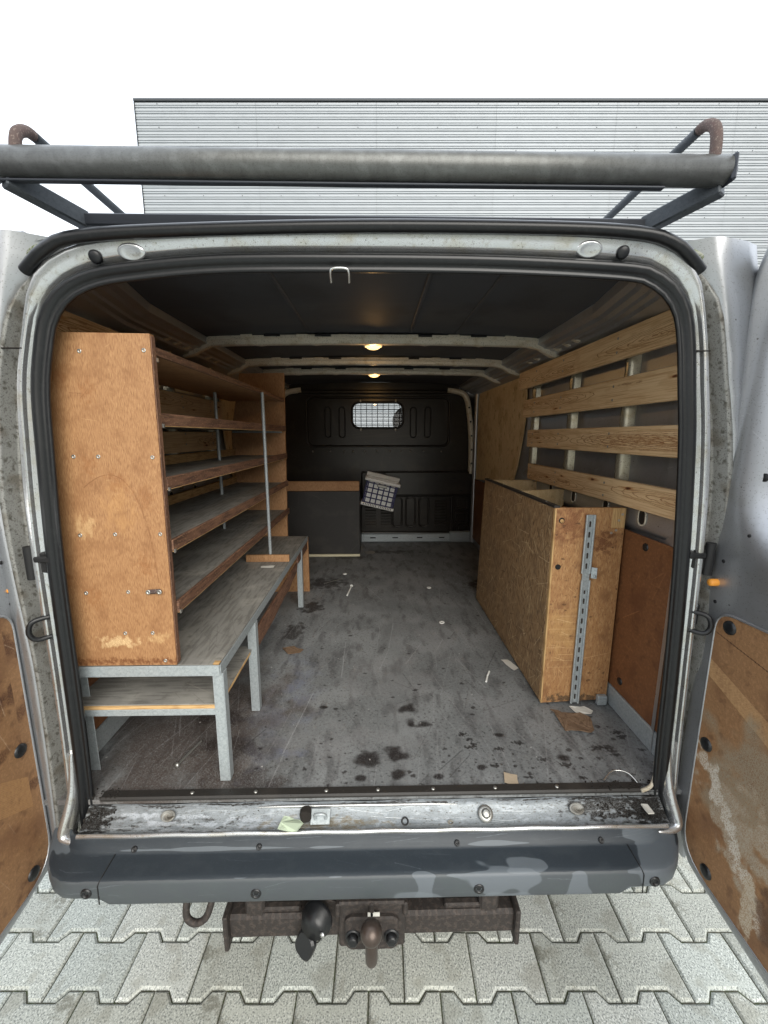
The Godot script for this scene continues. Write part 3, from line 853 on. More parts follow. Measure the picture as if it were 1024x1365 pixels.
func make_van():
	var van := thing("van", "silver panel van with both rear doors open and an empty wood lined load bay", "van", Vector3(0.02, 0, -1.9))
	var line := spline(open_line, 150)
	# --- rear frame
	var side := [Vector2(.040, -.02), Vector2(.042, -.010), Vector2(.044, -.007), Vector2(.054, -.005), Vector2(.056, -.003), Vector2(.058, .004), Vector2(.060, .006), Vector2(.070, .006), Vector2(.073, .004), Vector2(.078, -.028), Vector2(.081, -.034), Vector2(.110, -.036), Vector2(.114, -.033), Vector2(.118, .0), Vector2(.120, .003), Vector2(.129, .004), Vector2(.134, -.001), Vector2(.137, -.006)]
	var tops := [Vector2(.040, -.02), Vector2(.042, -.012), Vector2(.044, -.008), Vector2(.050, .0), Vector2(.053, .003), Vector2(.064, .007), Vector2(.074, .010), Vector2(.079, .011), Vector2(.082, .010), Vector2(.086, .004), Vector2(.088, .001), Vector2(.090, -.002), Vector2(.092, -.005), Vector2(.094, -.01), Vector2(.095, -.015), Vector2(.097, -.02), Vector2(.099, -.03), Vector2(.100, -.04)]
	var rr := rim_rings(line, side, tops)
	var fr := MB.new()
	var fc := MB.new()
	var in_ring := []
	var ch_ring := []
	for ring in rr:
		in_ring.append(ring.slice(0, 10))
		ch_ring.append(ring.slice(9))
	fr.loft(in_ring, false, true, false, true)
	var frame := obj("door_frame", fr, M.grimy, van)
	fc.loft(ch_ring, false, true, false, true)
	obj("hinge_channel", fc, M.channel, frame)
	var bk := MB.new()
	bk.loft(rim_rings(line, [Vector2(.060, -.056), Vector2(.085, -.06), Vector2(.10, -.058)], [Vector2(.060, -.056), Vector2(.08, -.06), Vector2(.10, -.06)]), false, true)
	obj("inner_return", bk, M.black, frame)
	for s: int in [-1, 1]:   # pressed corner where the pillar meets the sill
		var g := MB.new()
		var ox := 0.021
		g.tube(spline([Vector3(s * .787 + ox, .72, -.010), Vector3(s * .789 + ox, .66, -.006), Vector3(s * .791 + ox, .61, .002), Vector3(s * .796 + ox, .565, .014), Vector3(s * .801 + ox, .535, .024), Vector3(s * .800 + ox, .510, .034), Vector3(s * .770 + ox, .503, .045), Vector3(s * .735 + ox, .506, .050)], 28), [.012, .014, .015, .016, .0165, .017, .0175, .018, .0185, .019, .020, .021, .022, .023, .024, .025, .026, .0265, .027, .027, .026, .025, .023, .021, .018, .015, .012, .007], 16, true, false, 0.6)
		obj("corner_gusset", g, M.grimy, frame)
		var dm := MB.new()
		dm.lathe([Vector2(.029, -.003), Vector2(.026, .0004), Vector2(.022, .0009), Vector2(.018, .0004), Vector2(.008, .0003), Vector2(0, .0003)], xz(Vector3(s * .478 + (0.002 if s > 0 else 0.0), 1.9165 - (0.013 if s < 0 else 0.0), 0.0045), Vector3(0, -.5, 1)) * Transform3D(Basis(Vector3.RIGHT, PI / 2) * Basis.from_scale(Vector3(1, 1, .58))), 28)
		obj("pressed_dimple", dm, M.grimy, frame)
		var pg := MB.new()
		pg.lathe([Vector2(0.013, -0.004), Vector2(0.013, 0.003), Vector2(0.010, 0.006), Vector2(0, 0.006)], xz(Vector3(s * .551, 1.912 - (0.017 if s < 0 else 0.0), 0.004), Vector3(0, -0.45, 1)) * Transform3D(Basis(Vector3.RIGHT, PI / 2)), 16)
		obj("rubber_plug", pg, M.rubber, frame)
		var seam := MB.new()
		seam.box(Vector3(s * .79 - (0.045 if s > 0 else -0.04), 1.715, 0.004), Vector3(0.045, 0.003, 0.006), 0.001)
		obj("panel_seam", seam, M.dirt, frame)
		for q in [[.90, 0.016], [.71, 0.022]]:
			var hole := MB.new()
			hole.prism(disc(q[1] * 0.6, 14), 0.003, xz(Vector3(s * .800 + .03, q[0], -.034), Vector3(0, 0, 1)))
			obj("drain_hole", hole, M.black, frame)
		# hinge bracket and check loop in the channel
		var hb := MB.new()
		hb.box(Vector3(s * .80 + .025, 1.235, -.018), Vector3(.05, .055, .034), .006)
		hb.tube([Vector3(s * .815 + .025, 1.195, -.002), Vector3(s * .815 + .025, 1.275, -.002)], .011, 12)
		hb.box(Vector3(s * .78 + .025, 1.245, .004), Vector3(.04, .014, .012), .003)
		obj("door_hinge", hb, M.black, frame)
		var ck := MB.new()
		ck.box(Vector3(s * .80 + .025, 1.085, -.022), Vector3(.04, .06, .028), .006)
		ck.tube(spline([Vector3(s * .79 + .025, 1.10, 0), Vector3(s * .815 + .025, 1.095, .02), Vector3(s * .822 + .025, 1.07, .026), Vector3(s * .812 + .025, 1.05, .02), Vector3(s * .79 + .025, 1.05, 0)], 14), .006, 8)
		obj("check_strap", ck, M.plastic_black, frame)
	# --- rubber seals
	var sl := MB.new()
	var sp := [Vector2(.062, -.058), Vector2(.040, -.035), Vector2(.014, -.016), Vector2(.002, -.007), Vector2(.001, -.001), Vector2(.007, .002), Vector2(.0125, -.003), Vector2(.016, .003), Vector2(.022, .009), Vector2(.029, .010), Vector2(.035, .007), Vector2(.039, -.001), Vector2(.040, -.016)]
	sl.loft(rim_rings(line, sp, sp), false, true, false, true)
	obj("door_seal", sl, M.seal, van)
	var gs := MB.new()
	var gp := []
	for q in [[-.700, 1.868, .002], [-.672, 1.885, .012], [-.64, 1.905, .018], [-.58, 1.925, .02], [-.4, 1.938, .02], [0.0, 1.950, .02], [.4, 1.950, .02], [.58, 1.942, .02], [.65, 1.925, .018], [.69, 1.902, .012], [.724, 1.878, .002]]:
		gp.append(Vector3(q[0], q[1], q[2]))
	gs.tube(spline(gp, 60), .0125, 12, true)
	obj("gutter_seal", gs, M.seal, van)
	# --- outer body
	for s: int in [-1, 1]:
		var b := MB.new()
		var rings := []
		for i in 40:
			var y := lerpf(0.36, 1.945, i / 39.0)
			var k := 0
			var best := 9.0
			for m in rr.size():
				var e: Vector3 = rr[m][15]
				if (e.x - .02) * s > 0.3 and absf(e.y - minf(y, 1.78)) < best:
					best = absf(e.y - minf(y, 1.78)); k = m
			var lip: Vector3 = rr[k][15]
			var xl: float = absf(lip.x - 0.02) - 0.28 * maxf(0.0, y - 1.78)
			var X := body_x(y)
			var ring := []
			for q in [[0.0, .0], [.1, .004], [.3, -.006], [.55, -.018], [.76, -.036], [.90, -.066], [.97, -.12], [1.0, -.4], [1.0, -2.9]]:
				ring.append(Vector3(s * lerpf(xl, X, q[0]) + .02, y, q[1]))
			ring.push_front(Vector3(s * (xl - .6 * clampf(y - 1.80, 0, .2)) + .02, y, -.048))
			rings.append(ring)
		b.loft(rings, false, true, false, s > 0)
		obj("body_side", b, M.silver, van)
		var mo := MB.new()
		mo.tube(spline([Vector3(s * .66 + .02, 1.925, -.012), Vector3(s * .70 + .02, 1.915, -.012), Vector3(s * .735 + .02, 1.905, -.03)], 12), .008, 10)
		obj("mossy_corner", mo, M.moss, van)
		var gu := MB.new()
		gu.tube(spline([Vector3(s * .735 + .02, 1.945, -.03), Vector3(s * .80 + .02, 1.952, -.05), Vector3(s * .862 + .02, 1.956, -.09), Vector3(s * .885 + .02, 1.956, -.2), Vector3(s * .89 + .02, 1.955, -.6), Vector3(s * .89 + .02, 1.95, -2.9)], 60), .011, 10)
		obj("roof_gutter", gu, M.silver, van)
	var rf := MB.new()
	var rrs := []
	for z in [-0.02, -0.08, -0.5, -1.2, -2.0, -2.8, -3.3]:
		var ring := []
		for i in 25:
			var t := i / 12.0 - 1.0
			ring.append(Vector3(t * 0.82 + .02, 1.995 - 0.04 * t * t - 0.03 * pow(absf(t), 8) - (0.022 if z > -0.05 else 0.0) - (0.05 if z < -3.2 else 0.0), z))
		rrs.append(ring)
	rf.loft(rrs)
	obj("roof_skin", rf, M.silver, van)
	# --- floor, sill, underbody
	var fl := MB.new()
	fl.face([Vector3(-.86, .58, -2.72), Vector3(.90, .58, -2.72), Vector3(.90, .58, -.0), Vector3(-.86, .58, -.0)], Vector3.UP, [Vector2(0, 0), Vector2(1, 0), Vector2(1, 1), Vector2(0, 1)])
	fl.face([Vector3(-.86, .58, 0), Vector3(.90, .58, 0), Vector3(.90, .566, 0), Vector3(-.86, .566, 0)], Vector3.BACK, [Vector2(0, .99), Vector2(1, .99), Vector2(1, 1), Vector2(0, 1)])
	obj("floor_sheet", fl, M.floor, van)
	var ub := MB.new()
	ub.box(Vector3(.02, .50, -1.42), Vector3(1.74, .12, 2.76), .01)
	obj("underbody", ub, M.black, van)
	var es := MB.new()
	es.box(Vector3(.02, .5795, -.012), Vector3(1.46, .013, .03), .004)
	var edge := obj("floor_edge_strip", es, M.black_board, van)
	for x in [-.47, -.30, -.11, .03, .18, .35, .52]:
		var s2 := MB.new()
		s2.lathe([Vector2(.0055, 0), Vector2(.005, .0016), Vector2(0, .0022)], Transform3D(Basis(), Vector3(x, .586, -.012)), 10)
		obj("screw", s2, M.steel, edge)
	var si := MB.new()
	var srings := []
	for i in 41:
		var x := lerpf(-.735, .795, i / 40.0)
		var bulge := 0.0025 * sin(i * 0.9) * sin(i * 0.37)
		var ring := []
		for q in [[.566, .002], [.564, .008], [.557, .016], [.546, .028], [.538, .042], [.533, .054], [.5355, .058]]:
			ring.append(Vector3(x, q[0] + bulge, q[1]))
		srings.append(ring)
	si.loft(srings, false, true, true, true)
	var sill := obj("sill_plate", si, M.sill, van)
	var lip := MB.new()
	var lrings := []
	for i in 31:
		var x := lerpf(-.735, .785, i / 30.0)
		var w := 0.0012 * sin(i * 1.7)
		var ring := []
		for q in [[.533, .054], [.5355, .0565], [.5355, .0595], [.532, .0625], [.527, .0635], [.524, .061]]:
			ring.append(Vector3(x, q[0] + w, q[1]))
		lrings.append(ring)
	lip.loft(lrings, false, true, false, true)
	obj("sill_lip", lip, M.grimy, sill)
	var rail := MB.new()     # bare bright swage along the middle of the sill
	rail.tube(spline([Vector3(-.30, .560, .012), Vector3(-.2, .562, .012), Vector3(.1, .562, .012), Vector3(.24, .560, .012)], 20), [.001, .003, .004, .004, .004, .004, .004, .004, .004, .004, .004, .004, .004, .004, .004, .004, .004, .003, .002, .001], 8)
	obj("sill_swage", rail, M.chrome, sill)
	var tilt := Vector3(0, .75, .62)
	for q in [[.313, .554, .036, .019, 1], [.558, .558, .03, .020, 0], [-.518, .558, .03, .019, 0], [.219, .539, .045, .008, 0], [.10, .541, .042, .010, 2]]:
		var xf := xz(Vector3(q[0], q[1], q[2]), tilt) * Transform3D(Basis(Vector3.RIGHT, PI / 2))
		var b := MB.new()
		if q[4] == 1:
			b.lathe([Vector2(.020, -.003), Vector2(.019, .002), Vector2(.012, .003)], xf, 20)
			b.lathe([Vector2(.011, .002), Vector2(.011, .009), Vector2(.008, .011), Vector2(0, .011)], xf, 6)
			obj("sill_bolt", b, M.steel, sill)
		elif q[4] == 2:
			b.lathe([Vector2(.010, -.002), Vector2(.010, .002), Vector2(.006, .002), Vector2(.006, -.002)], xf, 16)
			obj("sill_ring", b, M.black, sill)
		else:
			b.lathe([Vector2(q[3], -.004), Vector2(q[3] * .92, .0015), Vector2(q[3] * .7, -.001), Vector2(0, -.003)], xf * Transform3D(Basis().scaled(Vector3(1, 1, .7))), 18)
			obj("drain_plug", b, M.channel, sill)
	var st := MB.new()
	st.box(Vector3(-.120, .556, .038), Vector3(.05, .004, .034), .001, Basis(Vector3.RIGHT, 0.65))
	st.tube(spline([Vector3(-.132, .553, .042), Vector3(-.132, .575, .052), Vector3(-.118, .580, .054), Vector3(-.106, .575, .052), Vector3(-.106, .553, .042)], 16), .004, 8)
	obj("lock_striker", st, M.galv, sill)
	var sb := MB.new()
	sb.box(Vector3(-.158, .562, .036), Vector3(.028, .034, .032), .008, Basis(Vector3(0.3, 0, 1).normalized(), 0.15))
	obj("lock_buffer", sb, M.dirt, sill)
	var hk := MB.new()     # bent wire staple hanging at the top of the opening
	hk.tube(spline([Vector3(-.066, 1.852, -.004), Vector3(-.066, 1.866, .012), Vector3(-.060, 1.872, .016), Vector3(-.034, 1.872, .016), Vector3(-.028, 1.866, .012), Vector3(-.028, 1.852, -.004)], 24), .0028, 8)
	obj("wire_hook", hk, M.chrome, van)
	# --- bumper
	var bp := [[.527, .062], [.519, .073], [.511, .079], [.5055, .0825], [.5040, .088], [.5010, .110], [.4980, .130], [.4962, .1375], [.4935, .1415], [.4880, .1440], [.460, .1455], [.437, .1455], [.432, .1435], [.428, .135], [.428, .06]]
	var bu := MB.new()
	var brings := []
	for i in 61:
		var t := i / 30.0 - 1.0
		var x := t * 0.838 + .004
		var back := 0.13 * pow(maxf(0.0, (absf(t) - 0.84) / 0.16), 2.2)
		var lift := 0.014 * smoothstep(0.735, 0.775, absf(t))
		var ring := []
		for q in bp:
			var low := smoothstep(0.47, 0.43, q[0])
			ring.append(Vector3(x, q[0] + lift * low, q[1] - back - 0.004 * low * smoothstep(0.735, 0.745, absf(t))))
		brings.append(ring)
	bu.loft(brings, false, true, true, true)
	var bumper := obj("bumper", bu, M.bumper, van)
	for s: int in [-1, 1]:
		var b := MB.new()
		b.tube([Vector3(s * .645 + .02, .5055, .085), Vector3(s * .648 + .02, .4985, .130), Vector3(s * .650 + .02, .493, .1425), Vector3(s * .652 + .02, .487, .1448), Vector3(s * .653 + .02, .436, .1458)], .0014, 6)
		obj("corner_seam", b, M.black, bumper)
	for q in [[-.262, .458, .1456], [.272, .458, .1456], [-.660, .468, .1456], [.700, .468, .1456], [-.58, .513, .079], [-.27, .513, .079], [.23, .513, .079], [.60, .513, .079]]:
		var b := MB.new()
		var xf := xz(Vector3(q[0], q[1], q[2]), Vector3(0, .45 if q[1] > .5 else .02, .9)) * Transform3D(Basis(Vector3.RIGHT, PI / 2))
		var k := 1.0 if q[1] < .5 else .55
		b.lathe([Vector2(.013 * k, -.002), Vector2(.012 * k, .003), Vector2(.008 * k, .003), Vector2(.007 * k, -.001), Vector2(.004 * k, .001), Vector2(0, .001)], xf, 16)
		obj("bumper_clip", b, M.plastic_black, bumper)
	make_tow_bar(van)
	make_bay(van)
	make_bulkhead(van)
	for s: int in [-1, 1]: make_door(van, s)
	make_cab(van)

func make_tow_bar(van: Node3D):
	var b := MB.new()
	b.box(Vector3(.015, .295, .075), Vector3(.74, .07, .06), .008, Basis(), 0)
	for s: int in [-1, 1]:
		b.box(Vector3(s * .37 + .015, .295, .078), Vector3(.012, .105, .085), .003)
		b.box(Vector3(s * .25 + .015, .335, .085), Vector3(.13, .014, .02), .004)
		b.box(Vector3(s * .30 + .015, .36, .0), Vector3(.05, .12, .2), .006)
	var bar := obj("tow_bar", b, M.rust, van)
	var p := MB.new()
	p.box(Vector3(.013, .315, .112), Vector3(.168, .135, .014), .005)
	p.box(Vector3(.013, .388, .10), Vector3(.168, .012, .05), .004)
	for x in [-.071, .013, .097]: p.box(Vector3(x, .372, .112), Vector3(.012, .04, .03), .003)
	obj("tow_plate", p, M.rust, bar)
	var p2 := MB.new()
	p2.prism(rrect(.135, .10, .02), .012, xz(Vector3(.013, .305, .131), Vector3(0, 0, 1)), .004)
	obj("flange", p2, M.rust, bar)
	for x in [-.034, .062]:
		var h := MB.new()
		var xf := xz(Vector3(x, .302, .131), Vector3(0, .1, 1)) * Transform3D(Basis(Vector3.RIGHT, PI / 2))
		h.lathe([Vector2(.019, 0), Vector2(.019, .004), Vector2(.014, .005)], xf, 18)
		h.lathe([Vector2(.0135, .004), Vector2(.0135, .017), Vector2(.010, .019), Vector2(0, .019)], xf, 6)
		obj("bolt", h, M.plastic_black, bar)
	var nk := MB.new()
	nk.tube(spline([Vector3(.013, .30, .13), Vector3(.013, .292, .16), Vector3(.013, .31, .185), Vector3(.013, .345, .193), Vector3(.013, .385, .193)], 20), .0145, 14)
	obj("tow_neck", nk, M.ball, bar)
	var bl := MB.new()
	var pr := []
	for i in 13:
		var a := -PI / 2 + PI * i / 12
		pr.append(Vector2(maxf(.0255 * cos(a), 0.0), .0255 * sin(a)))
	bl.lathe(pr, Transform3D(Basis(Vector3.RIGHT, 0.1), Vector3(.013, .402, .193)), 24)
	obj("tow_ball", bl, M.ball, bar)
	var st := MB.new()
	st.box(Vector3(.018, .358, .126), Vector3(.03, .016, .002), 0)
	obj("type_plate", st, M.paper, bar)
	# trailer socket with its flap, on a bent bracket
	var br := MB.new()
	br.box(Vector3(-.085, .33, .10), Vector3(.09, .085, .008), .002, Basis(Vector3.UP, -.35))
	obj("socket_bracket", br, M.rust, bar)
	var so := MB.new()
	var xf := xz(Vector3(-.122, .345, .118), Vector3(-.35, .25, 1)) * Transform3D(Basis(Vector3.RIGHT, PI / 2))
	so.lathe([Vector2(.040, 0), Vector2(.040, .010), Vector2(.032, .014), Vector2(.030, .030), Vector2(.0, .030)], xf, 22)
	obj("trailer_socket", so, M.plastic_black, bar)
	var fp := MB.new()
	fp.prism(rrect(.052, .060, .018), .014, xz(Vector3(-.155, .302, .150), Vector3(-.55, .35, .8), Vector3(.35, 1, 0)), .005)
	obj("socket_flap", fp, M.plastic_black, bar)
	var rv := MB.new()
	rv.lathe([Vector2(.006, 0), Vector2(.005, .003), Vector2(0, .004)], xz(Vector3(-.106, .347, .1575), Vector3(-.35, .25, 1)) * Transform3D(Basis(Vector3.RIGHT, PI / 2)), 10)
	obj("socket_screw", rv, M.chrome, bar)
	var ey := MB.new()
	ey.tube(spline([Vector3(-.375, .45, .07), Vector3(-.382, .40, .115), Vector3(-.395, .365, .128), Vector3(-.42, .352, .130), Vector3(-.442, .366, .126), Vector3(-.445, .40, .11), Vector3(-.440, .45, .07)], 28), .0085, 10)
	obj("towing_eye", ey, M.rust, van)

func make_bay(van: Node3D):
	# inner skins and what is pressed into or screwed onto them
	for s: int in [-1, 1]:
		var X: float = .895 if s > 0 else -.853
		var sk := MB.new()
		sk.loft([[Vector3(X - s * .035, .56, -.13), Vector3(X - s * .035, 1.885, -.13)], [Vector3(X - s * .012, .56, -.24), Vector3(X - s * .012, 1.885, -.24)], [Vector3(X, .56, -.42), Vector3(X, 1.97, -.42)], [Vector3(X, .56, -1.4), Vector3(X, 1.97, -1.4)], [Vector3(X, .56, -2.70), Vector3(X, 1.97, -2.70)]], false, false, false, s < 0)
		var skin := obj("inner_wall", sk, M.silver, van)
		var ct := MB.new()
		var rings := []
		for z in [-.062, -.22, -.5, -1.6, -2.69]:
			var ring := []
			for q in [[-.150, 1.955], [-.148, 1.925], [-.128, 1.918], [-.118, 1.908], [-.095, 1.906], [-.090, 1.898], [-.070, 1.896], [-.064, 1.886], [-.03, 1.872], [.0, 1.86]]:
				ring.append(Vector3(X + s * (q[0] - (.11 if z > -.1 else .05 if z > -.3 else 0.0)), q[1], z))
			rings.append(ring)
		ct.loft(rings, false, false, false, s < 0)
		var cant := obj("cant_rail", ct, M.silver, van)
		for z in [-.75, -.83, -.92, -1.15, -1.25, -1.6]:
			var c := MB.new()
			c.box(Vector3(X - s * .078, 1.900, z), Vector3(.03, .012, .03), .003, Basis(Vector3.FORWARD, s * .4))
			obj("trim_clip", c, M.bow, cant)
		for z in [-.47, -.87, -1.30]:
			var rb := MB.new()
			var rg := []
			for y in [1.30, 1.45, 1.6, 1.75, 1.89]:
				var ring := []
				for q in [[.0, .026], [-.018, .018], [-.030, .011], [-.032, .0], [-.030, -.011], [-.018, -.018], [.0, -.026]]:
					ring.append(Vector3(X + s * q[0], y, z + q[1]))
				rg.append(ring)
			rb.loft(rg, false, true, false, s > 0)
			obj("wall_rib", rb, M.rib, skin)
		var lr := MB.new()
		var lg := []
		for z in [-.06, -.7, -1.42]:
			var ring := []
			for q in [[.0, 1.335], [-.018, 1.322], [-.026, 1.30], [-.026, 1.25], [-.018, 1.228], [.0, 1.22]]:
				ring.append(Vector3(X + s * q[0], q[1], z))
			lg.append(ring)
		lr.loft(lg, false, true, false, s > 0)
		var low := obj("waist_rail", lr, M.silver, skin)
		for z in [-.31, -.52, -.77, -1.0]:
			var o := MB.new()
			o.prism(rrect(.034, .05, .0169, 6), .004, xz(Vector3(X - s * .0275, 1.277, z), Vector3(-s, 0, 0)))
			obj("rail_hole", o, M.black, skin)
			var q := MB.new()
			var loop := []
			for p in rrect(.036, .052, .0178, 6): loop.append(xz(Vector3(X - s * .027, 1.277, z), Vector3(-s, 0, 0)) * Vector3(p.x, p.y, 0))
			q.tube(loop, .003, 6, false, true)
			obj("hole_rim", q, M.bow, skin)
		var kp := MB.new()
		kp.box(Vector3(X - s * .028, .6165, -.71), Vector3(.012, .073, 1.3), .003, Basis(), 2)
		obj("kick_plate", kp, M.galv, van)
		var hb := MB.new(Vector2(.2, .1 * s))
		hb.box(Vector3(X - s * .028, .938, -.72), Vector3(.006, .565, 1.32), .0015, Basis(), 2)
		var board := obj("wall_board", hb, M.hardboard, van, "red brown hardboard lining with scratches beside the wheel box" if s > 0 else "")
		for q in [[1.19, -.27], [.70, -.32], [1.19, -.9]]:
			var g := MB.new()
			g.lathe([Vector2(.013, -.002), Vector2(.012, .003), Vector2(.006, .004), Vector2(0, .003)], xz(Vector3(X - s * .031, q[0], q[1]), Vector3(-s, 0, 0)) * Transform3D(Basis(Vector3.RIGHT, PI / 2)), 14)
			obj("trim_plug", g, M.plastic_black, board)
		# planks screwed across the ribs
		var PX: float = .835 if s > 0 else -.80
		var rows := [[1.868, 1.776, -1.42], [1.716, 1.624, -1.33], [1.559, 1.472, -1.245], [1.387, 1.307, -1.21]]
		for k in 4:
			if s < 0 and k == 3: continue
			var pk := MB.new(Vector2(.35 * k + (1.1 if s < 0 else 0.0), .1 * k + .05))
			var h: float = rows[k][0] - rows[k][1]
			var z1: float = rows[k][2]
			pk.box(Vector3(PX, (rows[k][0] + rows[k][1]) / 2 - (0.012 if s < 0 else 0.0), (z1 - .11) / 2), Vector3(.018, h, -.11 - z1), .0025, Basis(), 2)
			var plank := obj("plank", pk, M.spruce, van)
			for z in [-.47, -.87, -1.17]:
				for dy in [-.022, .022]:
					var sc := MB.new()
					sc.lathe([Vector2(.0045, 0), Vector2(.004, .001), Vector2(0, .0006)], xz(Vector3(PX - s * .0094, (rows[k][0] + rows[k][1]) / 2 + dy, z), Vector3(-s, 0, 0)) * Transform3D(Basis(Vector3.RIGHT, PI / 2)), 8)
					obj("screw", sc, M.bolt_grey, plank)
		var sd := MB.new(Vector2(.3, .2))
		var pg := PackedVector2Array([Vector2(-2.52, 1.88), Vector2(-2.55, 1.8), Vector2(-2.55, 1.16), Vector2(-1.60, 1.24), Vector2(-1.54, 1.34), Vector2(-1.48, 1.50), Vector2(-1.44, 1.66), Vector2(-1.46, 1.88)])
		sd.prism(pg, .008, Transform3D(Basis(Vector3(0, 0, 1), Vector3.UP, Vector3(-s, 0, 0)), Vector3(X - s * .014, 0, 0)), .002)
		obj("side_board", sd, M.pale_ply, van, "pale plywood lining of the sliding side door" if s > 0 else "")
		var db := MB.new()
		db.box(Vector3(X - s * .012, .90, -2.02), Vector3(.008, .52, 1.18), .002, Basis(), 2)
		obj("lower_side_board", db, M.hardboard, van)
		var po := MB.new()
		po.tube(spline([Vector3(X - s * .015, 1.90, -2.60), Vector3(X - s * .012, 1.6, -2.61), Vector3(X - s * .012, .60, -2.60)], 14), .022, 10)
		obj("door_pillar", po, M.silver, van)
	# ceiling sheets between the bows
	var zz := [-.05, -.985, -1.525, -1.895, -2.69]
	for k in 4:
		var c := MB.new(Vector2(.3 * k, .1))
		var rg := []
		var a: float = zz[k] - .012
		var e: float = zz[k + 1] + .012
		for i in 17:
			var t := i / 8.0 - 1.0
			rg.append([Vector3(t * .745 + .02, 1.972 - .022 * t * t, a), Vector3(t * .745 + .02, 1.972 - .022 * t * t + 0.002 * sin(i * 2.1), (a + e) / 2), Vector3(t * .745 + .02, 1.972 - .022 * t * t, e)])
		c.loft(rg, false, true, false, true)
		var sheet := obj("ceiling_sheet", c, M.headliner, van)
		if k == 0:
			for x in [-.28, .16, .36]:
				var q := MB.new()
				q.box(Vector3(x + .02, 1.968 - .022 * x * x, -.5), Vector3(.012, .006, .86), .002)
				obj("sheet_rib", q, M.headliner, sheet)
			var lm := MB.new()
			lm.lathe([Vector2(.009, .0), Vector2(.009, -.004), Vector2(.004, -.006), Vector2(0, -.006)], Transform3D(Basis(), Vector3(.05, 1.969, -.24)), 12)
			obj("ceiling_stud", lm, M.bolt_grey, sheet)
	for k in 3:
		var z: float = zz[k + 1]
		var b := MB.new()
		var path := spline([Vector3(-.815, 1.888, z), Vector3(-.765, 1.900, z), Vector3(-.715, 1.928, z), Vector3(-.66, 1.938, z), Vector3(-.3, 1.945, z), Vector3(.02, 1.947, z), Vector3(.34, 1.945, z), Vector3(.70, 1.938, z), Vector3(.755, 1.928, z), Vector3(.805, 1.900, z), Vector3(.855, 1.888, z)], 64)
		var rg := []
		for i in path.size():
			var p: Vector3 = path[i]
			var step := 0.0025 if (i % 9) == 4 else 0.0
			var ring := []
			for q in [[.028, .016], [.028, .004], [.020, -.002], [.018, -.016], [.012, -.020 - step], [-.012, -.020 - step], [-.018, -.016], [-.020, -.002], [-.028, .004], [-.028, .016]]:
				ring.append(p + Vector3(0, q[1], q[0]))
			rg.append(ring)
		b.loft(rg, false, false, false, false)
		var bow := obj("roof_bow", b, M.bow, van)
		for x in [-.55, -.31, -.13, .17, .35, .60]:
			var t := MB.new()
			t.box(Vector3(x + .02, 1.957, z + .033), Vector3(.05, .012, .008), .002)
			obj("bow_tab", t, M.bow, bow)
		for x in [-.44, .02 - .24, .22, .46]:
			var t := MB.new()
			t.box(Vector3(x + .02, 1.958, z + .032), Vector3(.07, .010, .004), .001)
			obj("bow_slot", t, M.black, bow)
	for z in [-1.03, -1.94]:
		var h := MB.new()
		h.prism(rrect(.085, .036, .012), .02, Transform3D(Basis(Vector3.RIGHT, Vector3.BACK, Vector3.DOWN), Vector3(.018, 1.926, z)), .004)
		var lamp := obj("interior_lamp", h, M.white_plastic, van)
		var l := MB.new()
		var prf := []
		for i in 8:
			var a := PI / 2 * i / 7
			prf.append(Vector2(.032 * cos(a), -.014 * sin(a)))
		l.lathe(prf, Transform3D(Basis().scaled(Vector3(1, 1, .45)), Vector3(.018, 1.927, z)), 20)
		l.face([Vector3(-.018, 1.9265, z + .016), Vector3(.054, 1.9265, z + .016), Vector3(.054, 1.9265, z - .016), Vector3(-.018, 1.9265, z - .016)], Vector3.UP)
		obj("lamp_lens", l, M.lamp, lamp)
		var o := OmniLight3D.new()
		o.name = "interior_lamp_light"
		o.position = Vector3(.018, 1.9215, z)
		o.light_energy = LAMP_E
		o.light_color = rgb8(255, 196, 120)
		o.omni_range = 6
		o.omni_attenuation = 2
		o.light_size = 0.02
		o.shadow_enabled = true
		add_child(o)

func frame_loop(w: float, h: float, r: float, at: Vector3, rad: float) -> MB:
	var b := MB.new()
	var loop := []
	for p in rrect(w, h, r, 6): loop.append(at + Vector3(p.x, p.y, 0))
	b.tube(loop, rad, 8, false, true)
	return b

